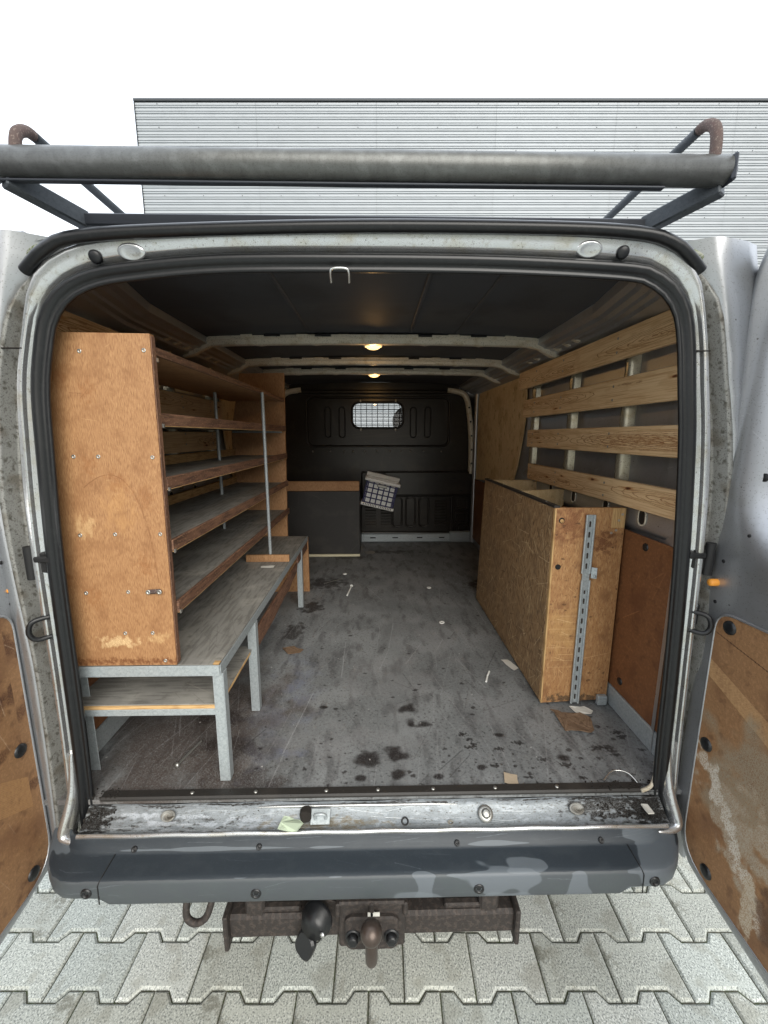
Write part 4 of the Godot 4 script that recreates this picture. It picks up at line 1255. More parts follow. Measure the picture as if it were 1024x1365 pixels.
func make_bulkhead(van: Node3D):
	var Z := -2.70
	var wx := .045
	var wy := 1.70
	var bk := MB.new()    # wall with the window opening left out
	bk.box(Vector3(.02, .99, Z - .02), Vector3(1.78, 1.19, .02), 0)
	bk.box(Vector3(.02, 1.895, Z - .02), Vector3(1.78, .16, .02), 0)
	bk.box(Vector3(-.53, 1.70, Z - .02), Vector3(.68, .23, .02), 0)
	bk.box(Vector3(.58, 1.70, Z - .02), Vector3(.66, .23, .02), 0)
	var wall := obj("bulkhead", bk, M.bulkhead, van)
	# raised upper field with rounded corners and a rounded window hole
	var up := MB.new()
	var outer := rrect(1.24, .42, .06, 7)
	var mid := rrect(1.21, .39, .05, 7)
	var hole := rrect(.43, .205, .06, 7)
	var ra := []
	for q in [[outer, -.014, 0.05, 1.643], [mid, 0.0, 0.05, 1.643], [hole, 0.0, wx, wy], [hole, -.03, wx, wy]]:
		var ring := []
		for p in q[0]: ring.append(Vector3(p.x + q[2], p.y + q[3], Z + q[1] + .004))
		ra.append(ring)
	up.loft(ra, true, false, false, false)
	obj("raised_panel", up, M.bulkhead, wall)
	obj("window_rubber", frame_loop(.44, .215, .064, Vector3(wx, wy, Z + .006), .010), M.rubber, wall)
	obj("panel_swage", frame_loop(1.235, .415, .058, Vector3(.05, 1.643, Z - .002), .007), M.bulkhead, wall)
	var mw := MB.new()
	for i in 9:
		var x := wx - .19 + i * .0475
		mw.tube([Vector3(x, wy - .098, Z + .012), Vector3(x, wy + .098, Z + .012)], .0028, 6)
	for i in 6:
		var y := wy - .082 + i * .033
		mw.tube([Vector3(wx - .212, y, Z + .016), Vector3(wx + .212, y, Z + .016)], .0028, 6)
	obj("window_grille", mw, M.black, wall)
	var gp := MB.new()
	gp.box(Vector3(wx, wy, Z - .018), Vector3(.46, .23, .004), 0)
	obj("window_pane", gp, M.glass, wall)
	for x in [-.10, .20]:
		for s: int in [-1, 1]:
			var c := MB.new()
			c.box(Vector3(x, wy + s * .122, Z + .012), Vector3(.016, .024, .012), .003)
			obj("grille_clip", c, M.bolt_grey, wall)
	for x in [-.385, -.262, .354, .478]:
		obj("pressed_slot", frame_loop(.05, .255, .0249, Vector3(x, 1.64, Z + .004), .0055), M.black, wall)
	for x in [-.542, -.39, -.27, -.19, -.09, .02, .13, .23, .31, .43, .585]:
		var b := MB.new()
		b.lathe([Vector2(.009, -.004), Vector2(.008, .004), Vector2(0, .006)], xz(Vector3(x + .02, 1.392, Z - .008), Vector3(0, 0, 1)) * Transform3D(Basis(Vector3.RIGHT, PI / 2)), 8)
		obj("bolt", b, M.bolt_grey, wall)
	var tb := MB.new()
	tb.box(Vector3(.05, 1.893, Z + .012), Vector3(1.36, .035, .04), .01)
	obj("top_beam", tb, M.bulkhead, wall)
	for s: int in [-1, 1]:
		var pf := MB.new()
		var pts := spline([Vector3(s * .62 + .02, 1.925, 0), Vector3(s * .74 + .02, 1.905, 0), Vector3(s * .80 + .02, 1.85, 0), Vector3(s * .83 + .02, 1.72, 0), Vector3(s * .855 + .02, 1.5, 0), Vector3(s * .86 + .02, 1.3, 0), Vector3(s * .862 + .02, 1.20, 0)], 30)
		var rg := []
		for i in pts.size():
			var t: Vector3 = (pts[mini(i + 1, 29)] - pts[maxi(i - 1, 0)]).normalized()
			var n := Vector3(t.y, -t.x, 0) * -s
			rg.append([pts[i] + Vector3(0, 0, Z + .05), pts[i] - n * .012 + Vector3(0, 0, Z + .056), pts[i] - n * .034 + Vector3(0, 0, Z + .052), pts[i] - n * .04 + Vector3(0, 0, Z + .02)])
		pf.loft(rg, false, true, false, s < 0)
		obj("arch_flange", pf, M.bow, wall)
		for i in [10, 14, 18, 22, 26]:
			var h := MB.new()
			h.prism(disc(.008, 10), .003, xz(pts[i] + Vector3(-s * .020, 0, Z + .0585), Vector3(0, 0, 1)))
			obj("flange_hole", h, M.black, wall)
	var lb := MB.new()
	lb.box(Vector3(.40, 1.112, Z + .018), Vector3(1.0, .215, .05), .012)
	var beam := obj("lower_beam", lb, M.bulkhead, wall)
	for q in [[.56, 1.19], [.56, 1.02], [.72, 1.16], [.78, 1.05]]:
		var h := MB.new()
		h.box(Vector3(q[0], q[1], Z + .0435), Vector3(.03, .012, .004), .001)
		obj("beam_slot", h, M.black, wall)
	for x in [.22, .34, .46]:
		obj("pressed_rib", frame_loop(.085, .27, .035, Vector3(x, .85, Z - .004), .009), M.bulkhead, wall)
	for x in [-.02, .12, .61]:
		for i in 9:
			var l := MB.new()
			l.box(Vector3(x, .73 + i * .027, Z - .002), Vector3(.10, .012, .012), .004, Basis(Vector3.RIGHT, .4))
			obj("louvre", l, M.bulkhead, wall)
	obj("vent_surround", frame_loop(.82, .34, .03, Vector3(.30, .83, Z - .002), .012), M.bulkhead, wall)
	for q in [[.80, .93, .10, .09], [.80, .80, .10, .09], [.82, .70, .10, .06]]:
		obj("bracket_block", frame_loop(q[2], q[3], .012, Vector3(q[0], q[1], Z - .002), .009), M.bulkhead, wall)
	var ks := MB.new()
	ks.box(Vector3(.33, .622, Z + .03), Vector3(.90, .078, .03), .008)
	ks.box(Vector3(.79, .632, Z + .038), Vector3(.20, .098, .04), .008)
	var kick := obj("base_strip", ks, M.galv, wall)
	for x in [.0, .2, .42, .62]:
		var h := MB.new()
		h.box(Vector3(x, .625, Z + .046), Vector3(.05, .010, .003), .001)
		obj("strip_slot", h, M.black, wall)

func make_door(van: Node3D, s: int):
	var X := .86
	var slope := -.13
	var yb0 := .385 if s > 0 else .35
	var zo := 0.0 if s > 0 else -.022
	# outline: hinge-side z for each height, and the foot sloping as the photo shows
	var hinge = func(y: float) -> float:
		var z := -.028 - .028 * smoothstep(1.25, 1.75, y)
		if s < 0:
			if y < .49: z += .11 * (1.0 - sqrt(maxf(0.0, 1.0 - pow((.49 - y) / .135, 2))))
		elif y < .62: z += .135 * (1.0 - sqrt(maxf(0.0, 1.0 - pow((.62 - y) / .245, 2))))
		if y > 1.80: z += .14 * (1.0 - sqrt(maxf(0.0, 1.0 - pow((y - 1.80) / .21, 2))))
		return z + zo
	var free := .72
	var ny := 96
	var nx := 40
	var depth = func(z: float, y: float) -> float:     # how far the inner pressing sinks outward
		var c := Vector2(z - .40, y - 1.565)
		var hw := .375
		var hh := .335
		var r := .2
		var q := Vector2(absf(c.x) - hw + r, absf(c.y) - hh + r)
		var sd := Vector2(maxf(q.x, 0), maxf(q.y, 0)).length() + minf(maxf(q.x, q.y), 0.0) - r
		var d := .08 * smoothstep(0.012, -.13, sd)
		var e: float = z - hinge.call(y)
		d += lerpf(.008, .030, smoothstep(1.15, 1.55, y)) * pow(1.0 - clampf(e / lerpf(.014, .05, smoothstep(1.15, 1.55, y)), 0, 1), 2.0)
		d += .008 * pow(1.0 - clampf((y - (yb0 + slope * (z - .1))) / .014, 0, 1), 2.0)
		d += .02 * pow(1.0 - clampf((2.005 - y) / .04, 0, 1), 2.0)
		return d
	var pt = func(i: int, k: int) -> Vector3:
		var y0 := lerpf(.378, 2.005, float(i) / ny)
		var zh: float = hinge.call(y0)
		var t := pow(float(k) / nx, 1.5)
		var z := lerpf(zh, free, t)
		var y := y0
		if y0 < .7: y = lerpf(yb0 + slope * (z - .1), .7, (y0 - .378) / (.7 - .378))
		return Vector3(s * (X + depth.call(z, y)), y, z)
	var rings := []
	for i in ny + 1:
		var ring := []
		for k in nx + 1: ring.append(pt.call(i, k))
		rings.append(ring)
	var b := MB.new()
	b.loft(rings, false, true, false, s < 0)
	# outer skin and edge
	var edge := []
	for i in ny + 1: edge.append(rings[i][0])
	for k in range(1, nx + 1): edge.append(rings[ny][k])
	for i in range(ny - 1, -1, -1): edge.append(rings[i][nx])
	for k in range(nx - 1, 0, -1): edge.append(rings[0][k])
	var e2 := []
	for p in edge: e2.append(Vector3(s * (X + .11), p.y, p.z))
	b.loft([edge, e2], true, false, false, s > 0)
	var door := obj("rear_door", b, M.silver, van)
	var sk := MB.new()
	var orings := []
	for i in ny + 1:
		orings.append([Vector3(s * (X + .111), rings[i][0].y, rings[i][0].z), Vector3(s * (X + .111 + .02 * sin(PI * i / ny)), rings[i][nx / 2].y, rings[i][nx / 2].z), Vector3(s * (X + .111), rings[i][nx].y, rings[i][nx].z)])
	sk.loft(orings, false, true, false, s > 0)
	obj("outer_skin", sk, M.silver, door)
	# lining board
	var fx := Transform3D(Basis(Vector3(0, 0, -s), Vector3.UP, Vector3(-s, 0, 0)), Vector3(s * (X - .001), 0, 0))
	var zl := .030 if s > 0 else .002
	var yb := .418 if s > 0 else .385
	var sl := slope * 0.5
	var pg := PackedVector2Array()
	var cor := [Vector2(zl, yb - sl * .06), Vector2(.68, yb + sl * .58), Vector2(.68, 1.145), Vector2(zl - .004, 1.115)]
	for k in 4:
		var c: Vector2 = cor[k]
		var a: Vector2 = (cor[(k + 3) % 4] - c).normalized()
		var d: Vector2 = (cor[(k + 1) % 4] - c).normalized()
		var r := .05 if k != 0 else .09
		for i in 7:
			var t := i / 6.0
			pg.append(c + a * r * (1 - t) * (1 - t) + d * r * t * t)
	var pl := PackedVector2Array()
	for p in pg: pl.append(Vector2(-s * p.x, p.y))
	var lb := MB.new()
	lb.prism(pl, .003, fx.translated(Vector3(-s * .003, 0, 0)), .0015, 1.0)
	obj("lining_board", lb, M["lining_%d" % (0 if s > 0 else 1)], door, "mud smeared hardboard lining of the right rear door" if s > 0 else "scuffed dark hardboard lining of the left rear door")
	var rim := MB.new()
	var loop := []
	for p in pl: loop.append(fx * Vector3(p.x, p.y, .002))
	rim.tube(loop, .0035, 6, false, true)
	obj("board_rim", rim, M.silver, door)
	for q in ([[1.088, .068], [.768, .056], [.450, .112]] if s > 0 else [[.764, .038], [.425, .062]]):
		var g := MB.new()
		g.lathe([Vector2(.017, -.002), Vector2(.016, .004), Vector2(.008, .006), Vector2(0, .005)], Transform3D(Basis(Vector3.FORWARD, PI / 2 * -s), Vector3(s * (X - .004), q[0], q[1])), 18)
		obj("trim_plug", g, M.plastic_black, door)
	var bs := MB.new()
	var bz := -.004 + zo
	bs.lathe([Vector2(.009, -.002), Vector2(.009, .024), Vector2(.0075, .027), Vector2(0, .027)], Transform3D(Basis(Vector3.FORWARD, PI / 2 * -s), Vector3(s * (X + .008), 1.178 if s > 0 else 1.163, bz + .012)), 16)
	obj("bump_stop", bs, M.orange, door)
	var bd := MB.new()
	bd.lathe([Vector2(.014, 0), Vector2(.013, .004), Vector2(.009, .004)], Transform3D(Basis(Vector3.FORWARD, PI / 2 * -s), Vector3(s * (X + .006), 1.178 if s > 0 else 1.163, bz + .012)), 16)
	obj("stop_base", bd, M.plastic_black, door)
	for q in [[1.235, .018, .005], [1.13, .012, .005], [1.44, .062, .010], [1.31, .07, .004], [.50, .012, .004]]:
		var h := MB.new()
		var dd: float = depth.call(q[1] + zo, q[0])
		h.lathe([Vector2(q[2], -.002), Vector2(q[2] * .9, .0012), Vector2(0, .0008)], Transform3D(Basis(Vector3.FORWARD, PI / 2 * -s), Vector3(s * (X + dd), q[0], q[1] + zo)), 10)
		obj("door_hole", h, M.black, door)

func make_cab(van: Node3D):
	for s: int in [-1, 1]:
		var b := MB.new()
		b.box(Vector3(s * .90 + .02, .78, -3.55), Vector3(.07, .80, 1.3), .02)
		b.box(Vector3(s * .86 + .02, 1.56, -2.98), Vector3(.07, .78, .22), .02)
		obj("cab_side", b, M.silver, van)
		var p := MB.new()
		p.tube([Vector3(s * .78 + .02, 1.93, -3.3), Vector3(s * .88 + .02, 1.16, -4.05)], .035, 10)
		obj("windscreen_pillar", p, M.silver, van)
	var f := MB.new()
	f.box(Vector3(.02, .76, -4.32), Vector3(1.82, .72, .30), .08)
	f.box(Vector3(.02, 1.10, -4.12), Vector3(1.76, .05, .34), .02, Basis(Vector3.RIGHT, .35))
	obj("nose", f, M.silver, van)
	var d := MB.new()
	d.box(Vector3(.02, 1.02, -3.80), Vector3(1.7, .26, .34), .06)
	obj("dashboard", d, M.black, van)
	var w := MB.new()
	w.face([Vector3(-.74, 1.93, -3.31), Vector3(.78, 1.93, -3.31), Vector3(.88, 1.17, -4.05), Vector3(-.84, 1.17, -4.05)], Vector3(0, 1, -1))
	obj("windscreen", w, M.glass, van)
	for x in [-.42, .02, .46]:
		var b := MB.new()
		b.box(Vector3(x, .92, -3.15), Vector3(.42, .16, .48), .06)
		b.box(Vector3(x, 1.24, -2.94), Vector3(.42, .56, .13), .055, Basis(Vector3.RIGHT, .16))
		var seat := obj("seat", b, M.seat if M.has("seat") else M.black, van)
		if x != .02:
			var h := MB.new()
			var pr := []
			for i in 13:
				var a := -PI / 2 + PI * i / 12
				pr.append(Vector2(maxf(cos(a), 0.0), sin(a)))
			h.lathe(pr, Transform3D(Basis().scaled(Vector3(.15, .14, .06)), Vector3(x - .13, 1.655, -2.89)), 20)
			obj("headrest", h, M.black, seat)
	for s: int in [-1, 1]:
		for z in [-.85, -3.75]:
			var t := MB.new()
			var xf := Transform3D(Basis(Vector3.FORWARD, PI / 2), Vector3(s * .79 + .02, .325, z))
			t.lathe([Vector2(.20, -.10), Vector2(.28, -.105), Vector2(.315, -.085), Vector2(.325, -.04), Vector2(.325, .04), Vector2(.315, .085), Vector2(.28, .105), Vector2(.20, .10)], xf, 36)
			var wheel := obj("wheel", t, M.tread, van)
			var rm := MB.new()
			rm.lathe([Vector2(.205, -.10), Vector2(.19, -.06), Vector2(.06, -.05), Vector2(0, -.05), Vector2(0, .05), Vector2(.06, .05), Vector2(.19, .06), Vector2(.205, .10)], xf, 30)
			obj("wheel_rim", rm, M.steel, wheel)

# ---------------------------------------------------------------- roof rack
func make_rack():
	var rack := thing("roof_rack", "galvanised steel roof rack with thick ladder roller across the rear of the van", "roof rack", Vector3(.02, 1.96, -1.2))
	var t := MB.new()
	t.lathe([Vector2(0, 0), Vector2(.0252, 0), Vector2(.0252, .45), Vector2(.0252, .9), Vector2(.0252, 1.362), Vector2(0, 1.362)], Transform3D(Basis(Vector3.FORWARD, PI / 2), Vector3(-.675, 2.022, .08)), 36)
	obj("ladder_roller", t, M.roller, rack)
	var u := MB.new()
	u.box(Vector3(-.05, 1.9925, .080), Vector3(1.25, .004, .012), .001)
	obj("roller_bar", u, M.rack_dark, rack)
	for s: int in [-1, 1]:
		var x0: float = .612 if s > 0 else -.585
		var x1: float = .690 if s > 0 else -.655
		var c := MB.new()
		var p0 := Vector3(x0, 1.978, -.035)
		var p1 := Vector3(x1, 2.0, .078)
		var dir := (p1 - p0).normalized()
		c.box((p0 + p1) / 2, Vector3(.026, .034, p0.distance_to(p1)), .003, Basis.looking_at(-dir, Vector3.UP))
		obj("roller_arm", c, M.rack, rack)
		var e := MB.new()
		e.box(Vector3(.692 if s > 0 else -.681, 2.02, .08), Vector3(.010, .048, .05), .006)
		e.lathe([Vector2(.012, 0), Vector2(.012, .008), Vector2(0, .009)], Transform3D(Basis(Vector3.FORWARD, PI / 2 * s), Vector3(.697 if s > 0 else -.686, 2.02, .08)), 12)
		obj("roller_end", e, M.rack_dark, rack)
		var rx: float = .66 if s > 0 else -.62
		var ry: float = 2.112 if s > 0 else 2.086
		var r := MB.new()
		r.tube(spline([Vector3(rx, ry, -2.75), Vector3(rx, ry, -1.4), Vector3(rx, ry, -.25), Vector3(rx, ry + .004, -.02), Vector3(rx, ry + .004, .035)], 40), .0095, 12)
		obj("side_rail", r, M.rack, rack)
		var hp := MB.new()
		hp.tube(spline([Vector3(rx, ry + .004, .040), Vector3(rx, ry + .0, .058), Vector3(rx, ry - .018, .080), Vector3(rx, ry - .045, .088), Vector3(rx, 2.02, .088)], 18), .0098, 12)
		obj("rail_end", hp, M.rusty_pipe, rack)
		for z in [-.9, -1.8, -2.6]:
			var q := MB.new()
			q.box(Vector3(rx + s * .07, 2.02, z), Vector3(.03, .14, .04), .004, Basis(Vector3.FORWARD, s * .5))
			obj("rack_foot", q, M.rack, rack)
	for z in [-.9, -1.8, -2.6]:
		var q := MB.new()
		q.box(Vector3(.02, 2.085, z), Vector3(1.28, .025, .03), .003)
		obj("cross_bar", q, M.rack, rack)
	var b := MB.new()
	b.box(Vector3(.0135, 1.977, -.034), Vector3(1.225, .024, .028), .003)
	obj("base_bar", b, M.rack_dark, rack)

# ---------------------------------------------------------------- shelving
func screw_at(parent: Node, p: Vector3, n: Vector3, r := .0048):
	var b := MB.new()
	b.lathe([Vector2(r, -.0005), Vector2(r * .9, .0012), Vector2(r * .45, .0006), Vector2(r * .35, -.0005), Vector2(0, -.0008)], xz(p, n) * Transform3D(Basis(Vector3.RIGHT, PI / 2)), 12)
	obj("screw", b, M.steel, parent)

func make_shelving():
	var sh := thing("shelving_unit", "tall plywood shelving unit with five grey shelves along the left wall", "shelves", Vector3(-.64, .938, -.76))
	var e := MB.new()
	var pg := PackedVector2Array([Vector2(-.70, 1.7605), Vector2(-.484, 1.758), Vector2(-.4965, .9395), Vector2(-.80, .9395), Vector2(-.795, 1.60)])
	e.prism(pg, .018, Transform3D(Basis(), Vector3(0, 0, -.05)), .0015)
	var near := obj("end_panel", panel_uv(pg, .018, -.05), M.end_panel, sh, "orange plywood end panel facing the open doors")
	for q in [[-.645, 1.72], [-.50, 1.722], [-.69, 1.482], [-.632, 1.482], [-.505, 1.48], [-.70, 1.29], [-.615, 1.292], [-.505, 1.292], [-.705, 1.14], [-.60, 1.142], [-.62, 1.03], [-.55, 1.03], [-.525, .952]]:
		screw_at(near, Vector3(q[0], q[1], -.0495), Vector3(0, 0, 1))
	var cp := MB.new()
	cp.box(Vector3(-.532, 1.144, -.046), Vector3(.035, .012, .008), .004, Basis(Vector3.BACK, .05))
	obj("catch_plate", cp, M.rusty_pipe, near)
	for x in [-.546, -.518]: screw_at(near, Vector3(x, 1.144, -.0415), Vector3(0, 0, 1), .006)
	var ed := MB.new()
	ed.box(Vector3(-.4885, 1.349, -.0595), Vector3(.0025, .81, .0165), .0005, Basis(Vector3.BACK, .0153).inverse(), 1)
	obj("ply_edge", ed, M.lip, near)
	var fp := MB.new(Vector2(.3, .4))
	fp.prism(PackedVector2Array([Vector2(-.735, 1.872), Vector2(-.487, 1.875), Vector2(-.505, .93), Vector2(-.384, .925), Vector2(-.384, .581), Vector2(-.80, .581), Vector2(-.80, 1.55)]), .018, Transform3D(Basis(), Vector3(0, 0, -1.475)), .0015)
	obj("end_panel", fp, M.ply, sh, "far plywood end panel stepped around the bench")
	var ys := [1.735, 1.584, 1.430, 1.272, 1.108]
	for k in 5:
		var y: float = ys[k]
		var b := MB.new(Vector2(.21 * k, .37 * k))
		var top := y - (.0 if k == 0 else .012)
		b.box(Vector3(-.647, top - .0075, -.77), Vector3(.300, .015, 1.402), .001, Basis(), 2)
		var shelf := obj("shelf", b, M.shelf if k > 0 else M.ply, sh)
		var l := MB.new(Vector2(.3 * k, .2 * k))
		if k == 0: l.box(Vector3(-.4935, y - .0085, -.77), Vector3(.008, .019, 1.402), .001, Basis(), 2)
		else: l.box(Vector3(-.4915, y - .0155, -.77), Vector3(.011, .031, 1.402), .002, Basis(), 2)
		obj("shelf_lip", l, M.lip, shelf)
		if k > 0:
			var st := MB.new(Vector2(.3 * k, .7))
			st.box(Vector3(-.4895, y - .0295, -.77), Vector3(.006, .004, 1.40), .0005, Basis(), 2)
			obj("ply_edge", st, M.pine, shelf)
			var bt := MB.new(Vector2(.3 * k, .1 * k))
			bt.box(Vector3(-.790, top + .018, -.77), Vector3(.014, .036, 1.40), .002, Basis(), 2)
			obj("back_batten", bt, M.pine, shelf)
			var an := MB.new()
			an.box(Vector3(-.65, top - .022, -1.468), Vector3(.28, .012, .012), .001)
			obj("shelf_angle", an, M.galv, shelf)
		for q in [[-.484, -.085]]:
			var c := MB.new()
			c.box(Vector3(-.485, y - .030, -.076), Vector3(.004, .010, .010), .001)
			obj("shelf_clip", c, M.bolt_grey, shelf)
	for x in [-.692, -.481]:
		var r := MB.new()
		r.tube([Vector3(x, .94, -.975), Vector3(x, 1.72, -.975)], .0075, 12)
		obj("support_rod", r, M.galv, sh)

func panel_uv(pg: PackedVector2Array, d: float, z: float) -> MB:   # panel whose texture spans its bounding box once
	var b := MB.new()
	var lo := Vector2(9, 9)
	var hi := Vector2(-9, -9)
	for p in pg:
		lo = lo.min(p); hi = hi.max(p)
	var front := []
	var uv := []
	for p in pg:
		front.append(Vector3(p.x, p.y, z))
		uv.append(Vector2((p.x - lo.x) / (hi.x - lo.x), (hi.y - p.y) / (hi.y - lo.y)))
	b.face(front, Vector3.BACK, uv)
	var back := []
	for p in front: back.append(p - Vector3(0, 0, d))
	b.face(back, Vector3.FORWARD, uv)
	var c := Vector3((lo.x + hi.x) / 2, (lo.y + hi.y) / 2, z)
	for i in front.size():
		var k := (i + 1) % front.size()
		b.face([front[i], front[k], back[k], back[i]], (front[i] + front[k]) / 2 - c, [uv[i], uv[k], uv[k], uv[i]])
	return b

# ---------------------------------------------------------------- bench under the shelves
func angle_bar(a: Vector3, b: Vector3, n1: Vector3, n2: Vector3, w := .03, t := .003) -> MB:
	var m := MB.new()
	var d := (b - a).normalized()
	var l := a.distance_to(b)
	var bs := Basis(d, n1, d.cross(n1))
	m.box((a + b) / 2 + n1 * w / 2, Vector3(l, w, t), .0008, bs)
	bs = Basis(d, n2, d.cross(n2))
	m.box((a + b) / 2 + n2 * w / 2 + n1 * .0, Vector3(l, w - .0002, t), .0008, bs)
	return m

func make_bench():
	var be := thing("bench", "low galvanised angle iron bench with grey top under the shelving unit", "bench", Vector3(-.59, .58, -.76))
	var tp := MB.new(Vector2(.4, .3))
	tp.box(Vector3(-.595, .9285, -.762), Vector3(.412, .015, 1.41), .001, Basis(), 2)
	obj("bench_top", tp, M.shelf, be)
	var nb := MB.new()
	nb.box(Vector3(-.593, .923, -.0475), Vector3(.415, .030, .003), .0008)
	nb.box(Vector3(-.593, .9195, -.064), Vector3(.41, .003, .03), .0008)
	obj("frame_bar", nb, M.galv, be)
	var sb := MB.new()
	sb.box(Vector3(-.3845, .923, -.757), Vector3(.003, .029, 1.415), .0008, Basis(), 2)
	sb.box(Vector3(-.401, .9195, -.757), Vector3(.03, .003, 1.40), .0008, Basis(), 2)
	obj("frame_bar", sb, M.galv, be)
	var ck := MB.new()
	ck.box(Vector3(-.396, .9385, -.060), Vector3(.016, .004, .016), .001)
	obj("wood_plug", ck, M.pine, be)
	for z in [-.055, -.352, -1.236]:
		obj("leg", angle_bar(Vector3(-.3815, .91, z), Vector3(-.3835, .5815, z), Vector3.LEFT, Vector3.FORWARD, .027), M.galv, be)
	for z in [-.10, -1.2]:
		obj("leg", angle_bar(Vector3(-.80, .925, z), Vector3(-.80, .5815, z), Vector3.RIGHT, Vector3.FORWARD, .03), M.galv, be)
	var ls := MB.new(Vector2(.1, .6))
	ls.box(Vector3(-.60, .812, -.215), Vector3(.405, .010, .31), .001, Basis(), 0)
	var low := obj("lower_shelf", ls, M.shelf, be, "short grey lower shelf at the near end")
	var ps := MB.new()
	ps.box(Vector3(-.60, .8105, -.058), Vector3(.398, .009, .006), .001, Basis(), 0)
	obj("front_edge", ps, M.pine, low)
	var ps2 := MB.new(Vector2(.3, 0))
	ps2.box(Vector3(-.399, .8105, -.20), Vector3(.005, .009, .27), .001, Basis(), 2)
	obj("side_edge", ps2, M.pine, low)
	obj("shelf_bar", angle_bar(Vector3(-.80, .805, -.056), Vector3(-.40, .805, -.056), Vector3.DOWN, Vector3.FORWARD, .018), M.galv, low)
	var sk := MB.new(Vector2(.2, .5))
	var pg := PackedVector2Array([Vector2(.38, .870), Vector2(1.14, .868), Vector2(1.12, .83), Vector2(1.00, .822), Vector2(.93, .808), Vector2(.80, .812), Vector2(.62, .800), Vector2(.38, .802)])
	sk.prism(pg, .010, Transform3D(Basis(Vector3(0, 0, -1), Vector3.UP, Vector3(1, 0, 0)), Vector3(-.386, 0, 0)), .0015)
	obj("skirt_board", sk, M.lip, be, "ragged brown board hung under the bench edge")
	var wb := MB.new()
	wb.box(Vector3(-.39, .888, -1.30), Vector3(.012, .05, .30), .002, Basis(), 2)
	obj("end_block", wb, M.lip, be)
	var bt := MB.new(Vector2(.2, .3))
	bt.box(Vector3(-.49, .954, -.958), Vector3(.205, .034, .016), .002, Basis(), 0)
	obj("divider_batten", bt, M.ply, be)

